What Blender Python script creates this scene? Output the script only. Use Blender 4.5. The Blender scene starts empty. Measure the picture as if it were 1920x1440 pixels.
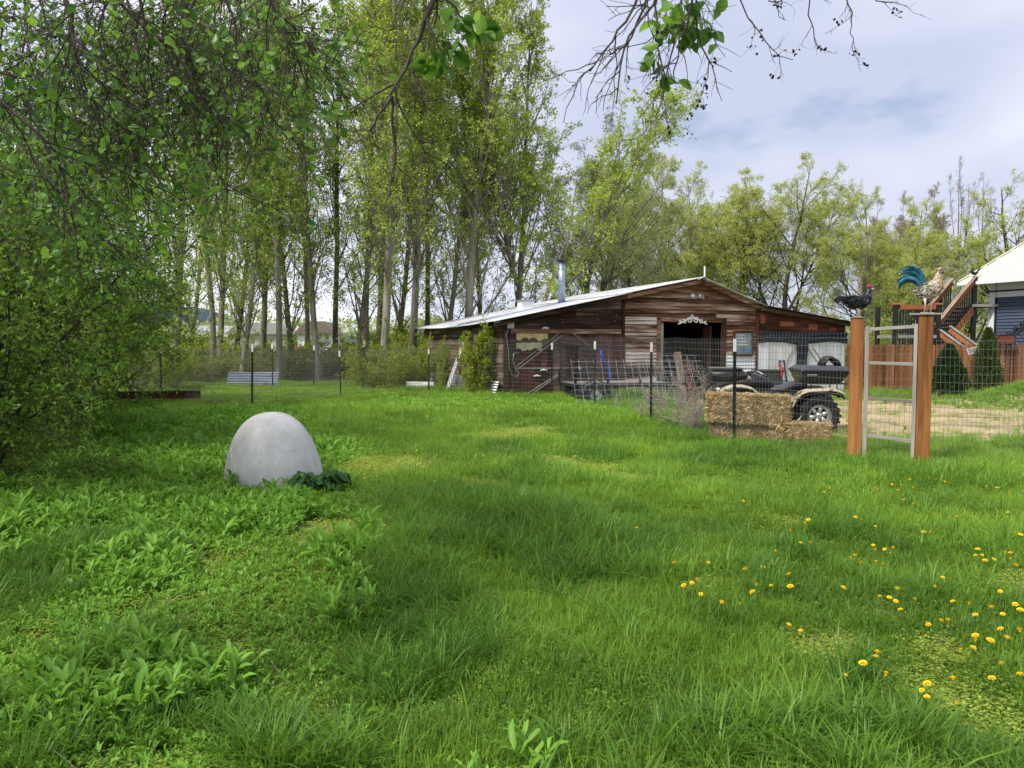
import bpy, math, random
import numpy as np
from mathutils import Vector, Matrix
R = math.radians
rng = np.random.default_rng(7)
random.seed(7)
scn = bpy.context.scene
col = scn.collection

# ------------------------------------------------------------------ camera
F = 1387.0                      # focal length in photo pixels (1920 wide)
EYE = 1.5
PITCH = math.atan(75.0 / F)
cd = bpy.data.cameras.new('camera'); cam = bpy.data.objects.new('camera', cd); col.objects.link(cam)
cam.location = (0, 0, EYE); cam.rotation_euler = (math.pi / 2 - PITCH, 0, 0)
cd.sensor_width = 36.0; cd.lens = 36.0 * F / 1920.0; cd.clip_start = 0.05; cd.clip_end = 6000
scn.camera = cam
cy = scn.cycles; cy.max_bounces = 4; cy.diffuse_bounces = 3; cy.glossy_bounces = 1; cy.transmission_bounces = 3; cy.transparent_max_bounces = 4
scn.render.resolution_x = 1024; scn.render.resolution_y = 768

# ------------------------------------------------------------------ sky + sun
SUN_EL, SUN_AZ = R(52), R(-128)           # azimuth measured from +Y towards +X
w = bpy.data.worlds.new('World'); scn.world = w; w.use_nodes = True
nt = w.node_tree; nt.nodes.clear()
def N(t, tree=None, **kw):
    n = (tree or nt).nodes.new(t)
    for k, v in kw.items(): setattr(n, k, v)
    return n
sky = N('ShaderNodeTexSky', sky_type='NISHITA', sun_disc=False, sun_elevation=SUN_EL, sun_rotation=SUN_AZ)
tc = N('ShaderNodeTexCoord'); mp = N('ShaderNodeMapping'); mp.inputs['Scale'].default_value = (1, 1, 2.2); mp.inputs['Location'].default_value = (3.1, 0.4, 1.7)
nz = N('ShaderNodeTexNoise'); nz.inputs['Scale'].default_value = 2.3; nz.inputs['Detail'].default_value = 7; nz.inputs['Roughness'].default_value = .55
nz2 = N('ShaderNodeTexNoise'); nz2.inputs['Scale'].default_value = 1.3; nz2.inputs['Detail'].default_value = 4; nz2.inputs['Roughness'].default_value = .5
rm = N('ShaderNodeValToRGB'); rm.color_ramp.elements[0].position = .33; rm.color_ramp.elements[1].position = .43
rc = N('ShaderNodeValToRGB'); rc.color_ramp.elements[0].position = .36; rc.color_ramp.elements[1].position = .66
rc.color_ramp.elements[0].color = (.44, .48, .62, 1); rc.color_ramp.elements[1].color = (.84, .86, .93, 1)
sc = N('ShaderNodeVectorMath', operation='SCALE'); sc.inputs['Scale'].default_value = 10.0
mx = N('ShaderNodeMix', data_type='RGBA'); bg = N('ShaderNodeBackground'); bg.inputs['Strength'].default_value = 0.092; out = N('ShaderNodeOutputWorld')
L = nt.links.new
L(tc.outputs['Generated'], mp.inputs[0]); L(mp.outputs[0], nz.inputs['Vector']); L(mp.outputs[0], nz2.inputs['Vector'])
L(nz.outputs['Fac'], rm.inputs[0]); L(nz2.outputs['Fac'], rc.inputs[0]); L(rc.outputs[0], sc.inputs[0])
L(rm.outputs[0], mx.inputs['Factor']); L(sky.outputs[0], mx.inputs['A']); L(sc.outputs[0], mx.inputs['B'])
L(mx.outputs['Result'], bg.inputs[0]); L(bg.outputs[0], out.inputs[0])
sd = bpy.data.lights.new('sun', 'SUN'); sd.energy = 3.1; sd.angle = R(10); sd.color = (1, .96, .9)
so = bpy.data.objects.new('sun', sd); col.objects.link(so); so.location = (0, 0, 30)
sdir = Vector((math.sin(SUN_AZ) * math.cos(SUN_EL), math.cos(SUN_AZ) * math.cos(SUN_EL), math.sin(SUN_EL)))
so.rotation_euler = sdir.to_track_quat('Z', 'Y').to_euler()
scn.view_settings.view_transform = 'Standard'; scn.view_settings.look = 'None'
scn.view_settings.exposure = 0.62; scn.view_settings.gamma = 1.0; scn.view_settings.use_curve_mapping = False

# ------------------------------------------------------------------ photo pixel -> place
_c, _s = math.cos(PITCH), math.sin(PITCH)
def ray(px, py):
    xr = (px - 960) / F; yr = -(py - 720) / F
    return xr, _c + yr * _s, -_s + yr * _c
def W(px, py, d):
    x, y, z = ray(px, py); t = d / y
    return Vector((x * t, d, EYE + z * t))
def GP(px, py, z=0.0):
    x, y, zz = ray(px, py); t = (z - EYE) / zz
    return Vector((x * t, y * t, z))
def proj(x, y, z):
    dx, dy, dz = x, y, z - EYE
    f = dy * _c - dz * _s; u = dy * _s + dz * _c
    return 960 + F * dx / f, 720 - F * u / f
def sig(a): return 1 / (1 + np.exp(-a))
def G(x, y):
    """ground height"""
    x = np.asarray(x, float); y = np.asarray(y, float)
    g = .07 * np.exp(-((x - .6) / 3.2) ** 2 - ((y - 17.8) / 2.2) ** 2)
    g = g - .14 * sig((x - 4.5) / .8) * sig((y - 17.5) / 1.2)
    g = g + 1.0 * np.exp(-((x - 15.9) / 2.3) ** 2 - ((y - 19.6) / 1.9) ** 2)
    g = g + .025 * np.sin(x * 1.3 + .6 * y) * np.cos(y * 1.1 - .4 * x) + .02 * np.sin(2.9 * x + 1.0) * np.sin(2.3 * y)
    return g
def g1(x, y): return float(G(x, y))

# ------------------------------------------------------------------ mesh helpers
def mesh_np(name, verts, faces_list, smooth=False, tint=None):
    """verts (n,3); faces_list: list of int arrays (m,k)"""
    me = bpy.data.meshes.new(name)
    verts = np.asarray(verts, np.float32)
    me.vertices.add(len(verts)); me.vertices.foreach_set('co', verts.ravel())
    fl = [np.asarray(f, np.int32) for f in faces_list if len(f)]
    loops = np.concatenate([f.ravel() for f in fl]) if fl else np.zeros(0, np.int32)
    tot = np.concatenate([np.full(len(f), f.shape[1], np.int32) for f in fl])
    st = np.concatenate([[0], np.cumsum(tot)[:-1]]).astype(np.int32)
    me.loops.add(len(loops)); me.loops.foreach_set('vertex_index', loops)
    me.polygons.add(len(tot)); me.polygons.foreach_set('loop_start', st); me.polygons.foreach_set('loop_total', tot)
    if tint is not None:
        a = me.attributes.new('tint', 'FLOAT', 'POINT'); a.data.foreach_set('value', np.asarray(tint, np.float32))
    me.update(calc_edges=True)
    if smooth: me.polygons.foreach_set('use_smooth', np.ones(len(tot), bool))
    return me
def link(name, me, mat=None, parent=None, loc=None, rot=None, **props):
    o = bpy.data.objects.new(name, me); col.objects.link(o)
    if mat is not None and me is not None and not me.materials: me.materials.append(mat)
    if parent is not None: o.parent = parent
    if loc is not None: o.location = loc
    if rot is not None: o.rotation_euler = rot
    for k, v in props.items(): o[k] = v
    return o
def thing(name, label, cat, loc=(0, 0, 0), rz=0.0, group=None, me=None, mat=None):
    o = link(name, me, mat, None, loc, (0, 0, rz)); o['label'] = label; o['category'] = cat
    if group: o['group'] = group
    return o
class B:
    def __init__(s): s.v = []; s.f = []
    def add(s, vs, fs):
        k = len(s.v); s.v += [tuple(v) for v in vs]; s.f += [tuple(i + k for i in f) for f in fs]; return s
    def box(s, c, sz, rot=None):
        x, y, z = sz[0] / 2, sz[1] / 2, sz[2] / 2
        vs = [Vector((a * x, b * y, e * z)) for a, b, e in ((-1,-1,-1),(1,-1,-1),(1,1,-1),(-1,1,-1),(-1,-1,1),(1,-1,1),(1,1,1),(-1,1,1))]
        if rot is not None: vs = [rot @ v for v in vs]
        return s.add([v + Vector(c) for v in vs], [(0,3,2,1),(4,5,6,7),(0,1,5,4),(1,2,6,5),(2,3,7,6),(3,0,4,7)])
    def b(s, x0, x1, y0, y1, z0, z1): return s.box(((x0+x1)/2, (y0+y1)/2, (z0+z1)/2), (x1-x0, y1-y0, z1-z0))
    def beam(s, p0, p1, w, h, up=(0, 0, 1)):
        p0, p1 = Vector(p0), Vector(p1); d = p1 - p0; l = d.length; d.normalize()
        u = Vector(up)
        if abs(d.dot(u)) > .98: u = Vector((0, 1, 0))
        a = d.cross(u).normalized(); c = a.cross(d)
        m = Matrix((a, d, c)).transposed()
        return s.box((p0 + p1) / 2, (w, l, h), m)
    def tube(s, pts, rad, sides=8, caps=True, sq=None):
        pts = [Vector(p) for p in pts]; n = len(pts)
        if not hasattr(rad, '__len__'): rad = [rad] * n
        k = len(s.v); ref = None
        for i, p in enumerate(pts):
            t = (pts[min(i+1, n-1)] - pts[max(i-1, 0)]).normalized()
            if ref is None: ref = t.orthogonal().normalized() if sq is None else (Vector(sq) - t * Vector(sq).dot(t)).normalized()
            ref = (ref - t * ref.dot(t)).normalized(); bb = t.cross(ref)
            r = rad[i]; ra, rb = r if hasattr(r, '__len__') else (r, r)
            for j in range(sides):
                a = 2 * math.pi * j / sides
                s.v.append(tuple(p + ref * (ra * math.cos(a)) + bb * (rb * math.sin(a))))
        for i in range(n-1):
            for j in range(sides):
                j2 = (j+1) % sides
                s.f.append((k+i*sides+j, k+i*sides+j2, k+(i+1)*sides+j2, k+(i+1)*sides+j))
        if caps: s.f.append(tuple(k+j for j in range(sides))[::-1]); s.f.append(tuple(k+(n-1)*sides+j for j in range(sides)))
        return s
    def lathe(s, prof, sides=24, c=(0, 0, 0), axis='z'):
        k = len(s.v); n = len(prof)
        for r, z in prof:
            for j in range(sides):
                a = 2 * math.pi * j / sides; x, y = r * math.cos(a), r * math.sin(a)
                v = (x, y, z) if axis == 'z' else (x, z, y)
                s.v.append((v[0]+c[0], v[1]+c[1], v[2]+c[2]))
        for i in range(n-1):
            for j in range(sides):
                j2 = (j+1) % sides; q = (k+i*sides+j, k+i*sides+j2, k+(i+1)*sides+j2, k+(i+1)*sides+j)
                s.f.append(q if axis == 'z' else q[::-1])
        return s
    def prism(s, poly, y0, y1):
        """polygon in (x,z), extruded y0..y1"""
        n = len(poly); k = len(s.v)
        s.v += [(x, y0, z) for x, z in poly] + [(x, y1, z) for x, z in poly]
        s.f.append(tuple(range(k, k+n))); s.f.append(tuple(range(k+2*n-1, k+n-1, -1)))
        for i in range(n):
            j = (i+1) % n; s.f.append((k+j, k+i, k+n+i, k+n+j))
        return s
    def grid(s, fn, nu, nv):
        k = len(s.v)
        for i in range(nu+1):
            for j in range(nv+1): s.v.append(tuple(fn(i/nu, j/nv)))
        for i in range(nu):
            for j in range(nv):
                a = k+i*(nv+1)+j; s.f.append((a, a+1, a+nv+2, a+nv+1))
        return s
    def mesh(s, name='m', smooth=False):
        me = bpy.data.meshes.new(name); me.from_pydata(s.v, [], s.f); me.update()
        if smooth: me.polygons.foreach_set('use_smooth', np.ones(len(s.f), bool))
        return me
    def build(s, name, mat, parent=None, smooth=False, bevel=0, solid=0, loc=None, rot=None, **props):
        o = link(name, s.mesh(name, smooth), mat, parent, loc, rot, **props)
        if solid:
            m = o.modifiers.new('solid', 'SOLIDIFY'); m.thickness = solid; m.offset = 0
        if bevel:
            m = o.modifiers.new('bevel', 'BEVEL'); m.width = bevel; m.segments = 2; m.limit_method = 'ANGLE'
        return o
def copy_tree(o, parent=None):
    c = o.copy(); col.objects.link(c); c.parent = parent
    for ch in list(o.children): copy_tree(ch, c)
    return c

# ------------------------------------------------------------------ materials
MATS = {}
def newmat(name):
    m = bpy.data.materials.new(name); m.use_nodes = True; m.node_tree.nodes.clear(); MATS[name] = m
    return m, m.node_tree
def ramp(t, cols, src):
    r = N('ShaderNodeValToRGB', t); e = r.color_ramp.elements
    while len(e) < len(cols): e.new(.5)
    for i, (p, c) in enumerate(cols): e[i].position = p; e[i].color = (*c, 1)
    t.links.new(src, r.inputs[0]); return r
def finish(t, colr, rough=.8, metal=0.0, bump=None, bs=.3, bd=.01, spec=.3):
    p = N('ShaderNodeBsdfPrincipled', t); o = N('ShaderNodeOutputMaterial', t)
    if hasattr(colr, 'is_output') or hasattr(colr, 'links'): t.links.new(colr, p.inputs['Base Color'])
    else: p.inputs['Base Color'].default_value = (*colr, 1)
    p.inputs['Roughness'].default_value = rough; p.inputs['Metallic'].default_value = metal
    p.inputs['Specular IOR Level'].default_value = spec
    if bump is not None:
        b = N('ShaderNodeBump', t); b.inputs['Strength'].default_value = bs; b.inputs['Distance'].default_value = bd
        t.links.new(bump, b.inputs['Height']); t.links.new(b.outputs[0], p.inputs['Normal'])
    t.links.new(p.outputs[0], o.inputs[0]); return p
def noise(t, scale, detail=5, rough=.6, stretch=(1, 1, 1), coord='Object', rnd=True, dist=0):
    c = N('ShaderNodeTexCoord', t); m = N('ShaderNodeMapping', t); m.inputs['Scale'].default_value = stretch
    t.links.new(c.outputs[coord], m.inputs[0])
    if rnd:
        oi = N('ShaderNodeObjectInfo', t); mu = N('ShaderNodeMath', t, operation='MULTIPLY'); mu.inputs[1].default_value = 37.0
        t.links.new(oi.outputs['Random'], mu.inputs[0]); t.links.new(mu.outputs[0], m.inputs['Location'])
    n = N('ShaderNodeTexNoise', t); n.inputs['Scale'].default_value = scale; n.inputs['Detail'].default_value = detail
    n.inputs['Roughness'].default_value = rough; n.inputs['Distortion'].default_value = dist
    t.links.new(m.outputs[0], n.inputs['Vector']); return n.outputs['Fac']
def wood(name, cols, grain='x', scale=1.0, rough=.85, bs=.5):
    """weathered timber: grain stretched along an axis, each piece its own tone"""
    m, t = newmat(name)
    st = {'x': (.6, 14, 14), 'y': (14, .6, 14), 'z': (14, 14, .6)}[grain]
    n1 = noise(t, 2.2 * scale, 7, .68, st, dist=.6); n2 = noise(t, 1.1 * scale, 3, .5, {'x': (.5, 2, 2), 'y': (2, .5, 2), 'z': (2, 2, .5)}[grain])
    ad = N('ShaderNodeMath', t, operation='MULTIPLY_ADD'); ad.inputs[1].default_value = .55
    ml = N('ShaderNodeMath', t, operation='MULTIPLY'); ml.inputs[1].default_value = .45
    t.links.new(n2, ml.inputs[0]); t.links.new(n1, ad.inputs[0]); t.links.new(ml.outputs[0], ad.inputs[2])
    oi = N('ShaderNodeObjectInfo', t); a2 = N('ShaderNodeMath', t, operation='MULTIPLY_ADD'); a2.inputs[1].default_value = .16
    sb = N('ShaderNodeMath', t, operation='SUBTRACT'); sb.inputs[1].default_value = .08
    t.links.new(oi.outputs['Random'], a2.inputs[0]); t.links.new(ad.outputs[0], a2.inputs[2]); t.links.new(a2.outputs[0], sb.inputs[0])
    r = ramp(t, cols, sb.outputs[0]); finish(t, r.outputs[0], rough, 0, n1, bs, .008, .15); return m
def plain(name, c, rough=.6, metal=0.0, var=.25, scale=6.0, bs=.15, spec=.3):
    m, t = newmat(name); n = noise(t, scale, 5, .65)
    lo = tuple(x * (1 - var) for x in c); hi = tuple(min(1, x * (1 + var)) for x in c)
    r = ramp(t, [(.3, lo), (.7, hi)], n); finish(t, r.outputs[0], rough, metal, n, bs, .004, spec); return m
def leafmat(name, c0, c1, trans=.45, inst=False, rough=.55, spec=.25):
    m, t = newmat(name)
    a = N('ShaderNodeAttribute', t, attribute_name='tint'); src = a.outputs['Fac']
    if inst:
        b = N('ShaderNodeAttribute', t, attribute_name='itint', attribute_type='INSTANCER')
        ad = N('ShaderNodeMath', t, operation='MULTIPLY_ADD'); ad.inputs[1].default_value = .6
        m2 = N('ShaderNodeMath', t, operation='MULTIPLY'); m2.inputs[1].default_value = .62
        t.links.new(a.outputs['Fac'], ad.inputs[0]); t.links.new(b.outputs['Fac'], m2.inputs[0]); t.links.new(m2.outputs[0], ad.inputs[2]); src = ad.outputs[0]
    r = ramp(t, [(0.0, c0), (1.0, c1)], src)
    p = N('ShaderNodeBsdfPrincipled', t); p.inputs['Roughness'].default_value = rough; p.inputs['Specular IOR Level'].default_value = spec
    tr = N('ShaderNodeBsdfTranslucent', t); mxs = N('ShaderNodeMixShader', t); mxs.inputs[0].default_value = trans
    hs = N('ShaderNodeHueSaturation', t); hs.inputs['Value'].default_value = 1.25; hs.inputs['Hue'].default_value = .485
    o = N('ShaderNodeOutputMaterial', t)
    t.links.new(r.outputs[0], p.inputs['Base Color']); t.links.new(r.outputs[0], hs.inputs['Color']); t.links.new(hs.outputs[0], tr.inputs['Color'])
    t.links.new(p.outputs[0], mxs.inputs[1]); t.links.new(tr.outputs[0], mxs.inputs[2]); t.links.new(mxs.outputs[0], o.inputs[0]); return m

# ------------------------------------------------------------------ ground, yard, hill
def ground_mat():
    m, t = newmat('lawn_soil'); n = noise(t, .9, 8, .7, rnd=False); n2 = noise(t, 14, 4, .7, rnd=False)
    ad = N('ShaderNodeMath', t, operation='MULTIPLY_ADD'); ad.inputs[1].default_value = .5; t.links.new(n2, ad.inputs[0])
    ml = N('ShaderNodeMath', t, operation='MULTIPLY'); ml.inputs[1].default_value = .5; t.links.new(n, ml.inputs[0]); t.links.new(ml.outputs[0], ad.inputs[2])
    r = ramp(t, [(.3, (.035, .05, .012)), (.5, (.075, .13, .022)), (.62, (.06, .10, .02)), (.75, (.085, .062, .035))], ad.outputs[0])
    finish(t, r.outputs[0], .95, 0, n2, .6, .03, .1); return m
def yard_mat():
    m, t = newmat('yard_dirt'); n = noise(t, .45, 8, .68, (1, 1.9, 1), rnd=False); n2 = noise(t, 9, 5, .7, (1, 1.6, 1), rnd=False)
    ad = N('ShaderNodeMath', t, operation='MULTIPLY_ADD'); ad.inputs[1].default_value = .35; t.links.new(n2, ad.inputs[0])
    ml = N('ShaderNodeMath', t, operation='MULTIPLY'); ml.inputs[1].default_value = .65; t.links.new(n, ml.inputs[0]); t.links.new(ml.outputs[0], ad.inputs[2])
    r = ramp(t, [(.34, (.12, .15, .05)), (.43, (.24, .20, .11)), (.52, (.44, .34, .20)), (.66, (.40, .30, .18))], ad.outputs[0])
    finish(t, r.outputs[0], .95, 0, n2, .5, .02, .1); return m
xs = np.concatenate([[-3000, -800, -250, -120, -70], np.arange(-45, -14, 2.0), np.arange(-14, 20, .4), np.arange(20, 50, 2.5), [70, 120, 250, 800, 3000]])
ys = np.concatenate([[-600, -100, -30, -10, -4], np.arange(-2, 27, .4), np.arange(27, 60, 2.5), [70, 90, 120, 180, 300, 700, 1500, 3500]])
gx, gy = np.meshgrid(xs, ys, indexing='ij'); gz = G(gx, gy)
gv = np.stack([gx, gy, gz], -1).reshape(-1, 3); ni, nj = len(xs), len(ys)
ii, jj = np.meshgrid(np.arange(ni-1), np.arange(nj-1), indexing='ij'); a0 = ii * nj + jj
gf = np.stack([a0, a0 + nj, a0 + nj + 1, a0 + 1], -1).reshape(-1, 4)
link('ground', mesh_np('ground', gv, [gf], True), ground_mat(), kind='structure')
def in_yard(x, y):
    """soft membership of the bare yard behind the gate (about 1 inside)"""
    wob = .5 * np.sin(x * 1.1 + 1) + .35 * np.sin(x * 2.7 + y)
    return sig((x - (4.0 - .0 * y)) / .35) * sig((y - 11.3 - .35 * wob) / .35) * sig((21.6 + .4 * wob - y) / .5)
cx = (gx[:-1, :-1] + .2).ravel(); cy = (gy[:-1, :-1] + .2).ravel()
ysel = (in_yard(cx, cy) > .5) & (cx < 40)
yf = gf[ysel]; u, inv = np.unique(yf, return_inverse=True)
link('dirt_yard', mesh_np('dirt_yard', gv[u] + np.array([0, 0, .012]), [inv.reshape(-1, 4)], True), yard_mat(), kind='structure')
# distant forested ridge, blue haze of the far air painted into its colour
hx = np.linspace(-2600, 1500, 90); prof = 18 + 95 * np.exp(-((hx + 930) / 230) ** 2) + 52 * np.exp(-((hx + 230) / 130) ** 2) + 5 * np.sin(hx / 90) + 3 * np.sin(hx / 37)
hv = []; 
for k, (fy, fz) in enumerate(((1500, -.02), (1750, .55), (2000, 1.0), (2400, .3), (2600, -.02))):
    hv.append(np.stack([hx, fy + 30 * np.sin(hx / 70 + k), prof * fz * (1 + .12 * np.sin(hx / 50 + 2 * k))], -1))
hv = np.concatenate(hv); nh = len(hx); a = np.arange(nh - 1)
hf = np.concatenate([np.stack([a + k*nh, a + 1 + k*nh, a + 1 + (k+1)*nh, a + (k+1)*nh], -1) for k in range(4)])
link('hill', mesh_np('hill', hv, [hf], True), plain('hazed_forest_hill', (.05, .08, .125), .95, 0, .4, .006, .2, .0), kind='structure')

# ------------------------------------------------------------------ plant machinery (all vectorised)
def unit(a): return a / np.maximum(np.linalg.norm(a, axis=-1, keepdims=True), 1e-9)
def grow(P, D, Ln, n, wob, trop):
    P = P.copy(); D = D.copy(); pts = [P.copy()]; st = (Ln / (n - 1))[:, None]
    for i in range(n - 1):
        P = P + D * st; pts.append(P.copy())
        D = unit(D + wob * rng.normal(size=D.shape) + np.asarray(trop))
    return np.stack(pts, 1)
def spawn(pts, cnt, t0, t1, amin, amax, tpow=1.0):
    k, n, _ = pts.shape
    par = np.repeat(np.arange(k), cnt); m = len(par)
    t = t0 + (t1 - t0) * rng.random(m) ** tpow
    f = t * (n - 1); i = np.minimum(f.astype(int), n - 2); fr = (f - i)[:, None]
    p0 = pts[par, i]; p1 = pts[par, i + 1]; P = p0 * (1 - fr) + p1 * fr; T = unit(p1 - p0)
    ax = unit(np.cross(T, rng.normal(size=(m, 3)))); ang = np.radians(amin + (amax - amin) * rng.random(m))[:, None]
    return P, unit(T * np.cos(ang) + ax * np.sin(ang)), t, par
def tubes(pts, r0, r1, sides):
    k, n, _ = pts.shape
    T = np.empty_like(pts); T[:, 1:-1] = pts[:, 2:] - pts[:, :-2]; T[:, 0] = pts[:, 1] - pts[:, 0]; T[:, -1] = pts[:, -1] - pts[:, -2]; T = unit(T)
    m = unit(pts[:, -1] - pts[:, 0]); ref = np.where(np.abs(m[:, 2:3]) > .8, np.array([[1., 0, 0]]), np.array([[0, 0, 1.]]))[:, None, :]
    A = unit(np.cross(T, np.broadcast_to(ref, T.shape))); Bv = np.cross(T, A)
    tt = np.linspace(0, 1, n)[None, :]; r = (np.asarray(r0)[:, None] * (1 - tt) + np.asarray(r1)[:, None] * tt)
    an = np.arange(sides) * 2 * np.pi / sides
    V = pts[:, :, None, :] + r[..., None, None] * (A[:, :, None, :] * np.cos(an)[None, None, :, None] + Bv[:, :, None, :] * np.sin(an)[None, None, :, None])
    idx = np.arange(k * n * sides).reshape(k, n, sides); nx = np.roll(idx, -1, 2)
    Fq = np.stack([idx[:, :-1], nx[:, :-1], nx[:, 1:], idx[:, 1:]], -1).reshape(-1, 4)
    return V.reshape(-1, 3), Fq
class Acc:
    def __init__(s): s.v = []; s.q = []; s.t = []; s.tint = []; s.n = 0
    def add(s, v, q=None, t=None, tint=None):
        s.v.append(v)
        if q is not None: s.q.append(q + s.n)
        if t is not None: s.t.append(t + s.n)
        s.tint.append(np.full(len(v), .5) if tint is None else tint); s.n += len(v)
    def mesh(s, name, smooth=False):
        fl = []
        if s.q: fl.append(np.concatenate(s.q))
        if s.t: fl.append(np.concatenate(s.t))
        return mesh_np(name, np.concatenate(s.v), fl, smooth, np.concatenate(s.tint))
DIAMOND = (np.array([[0, 0, 0], [.5, .45, .10], [0, 1, 0], [-.5, .45, .10]]), np.array([[0, 1, 2], [0, 2, 3]]))
OVATE = (np.array([[0, 0, 0], [.34, .22, .10], [.46, .48, .13], [.28, .78, .06], [0, 1.0, -.08], [-.28, .78, .06], [-.46, .48, .13], [-.34, .22, .10], [0, .35, 0], [0, .7, -.01]]),
         np.array([[0, 1, 8], [1, 2, 8], [2, 9, 8], [2, 3, 9], [3, 4, 9], [4, 5, 9], [5, 6, 9], [6, 8, 9], [6, 7, 8], [7, 0, 8]]))
LANCE = (np.array([[.05, 0, 0], [.36, .38, .10], [.30, .7, .12], [0, 1, -.05], [-.30, .7, .12], [-.36, .38, .10], [-.05, 0, 0], [0, .4, .02], [0, .72, .05]]),
         np.array([[0, 1, 7], [1, 2, 8], [1, 8, 7], [2, 3, 8], [3, 4, 8], [4, 5, 7], [4, 7, 8], [5, 6, 7], [6, 0, 7]]))
def leaves(acc, pos, axis, size, width=.6, tmpl=DIAMOND, tint=None, flat=0.0):
    m = len(pos)
    if not m: return
    tv, tf = tmpl; axis = unit(axis)
    r = rng.normal(size=(m, 3)); 
    if flat: r = r * (1 - flat) + np.cross(np.broadcast_to(np.array([0, 0, 1.]), axis.shape), axis) * flat * 2
    b = unit(r - axis * np.sum(r * axis, -1, keepdims=True)); nn = np.cross(b, axis)
    nn = np.where(nn[:, 2:3] < 0, -nn, nn) if flat else nn
    s = np.broadcast_to(np.asarray(size, float), (m,))[:, None, None]
    V = pos[:, None, :] + s * (b[:, None, :] * (tv[None, :, 0:1] * width) + axis[:, None, :] * tv[None, :, 1:2] + nn[:, None, :] * tv[None, :, 2:3])
    k = len(tv); Ft = (tf[None] + (np.arange(m) * k)[:, None, None]).reshape(-1, 3)
    ti = rng.random(m) if tint is None else tint
    acc.add(V.reshape(-1, 3), None, Ft, np.repeat(ti, k))
def along(pts, cnt, t0=0.1, t1=1.0, jit=.05):
    P, D, t, par = spawn(pts, cnt, t0, t1, 30, 80)
    return P + rng.normal(size=P.shape) * jit, D, par

bark_pop = wood('poplar_bark', [(.32, (.06, .052, .042)), (.47, (.17, .15, .115)), (.6, (.33, .295, .235))], 'z', 1.0, .9, .9)
bark_pale = wood('pale_bark', [(.25, (.16, .13, .10)), (.5, (.28, .24, .19)), (.75, (.42, .37, .30))], 'z', 1.2, .9, .5)
bark_dark = wood('dark_bark', [(.25, (.022, .018, .014)), (.5, (.06, .05, .04)), (.75, (.13, .11, .09))], 'z', 1.2, .9, .8)
bark_grey = wood('grey_bark', [(.25, (.06, .052, .042)), (.5, (.13, .115, .095)), (.75, (.22, .2, .165))], 'z', 1.2, .9, .8)
M_pop = leafmat('poplar_leaf', (.20, .33, .04), (.56, .66, .12), .54)
M_willow = leafmat('willow_leaf', (.32, .40, .08), (.66, .70, .22), .52)
M_pale = leafmat('pale_spring_leaf', (.24, .30, .09), (.48, .52, .22), .5)
M_tan = leafmat('tan_bud', (.24, .20, .10), (.42, .38, .20), .45)
M_bush = leafmat('thicket_leaf', (.045, .11, .016), (.27, .43, .06), .46)
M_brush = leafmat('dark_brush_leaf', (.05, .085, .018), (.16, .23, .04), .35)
M_over = leafmat('overhead_leaf', (.05, .14, .022), (.22, .40, .05), .45, rough=.4, spec=.35)
M_young = leafmat('young_bush_leaf', (.17, .24, .02), (.40, .46, .05), .42)
M_arb = leafmat('arborvitae_leaf', (.012, .035, .012), (.04, .085, .02), .2)
M_arb2 = leafmat('light_arborvitae_leaf', (.035, .06, .018), (.11, .15, .035), .25)

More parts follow.
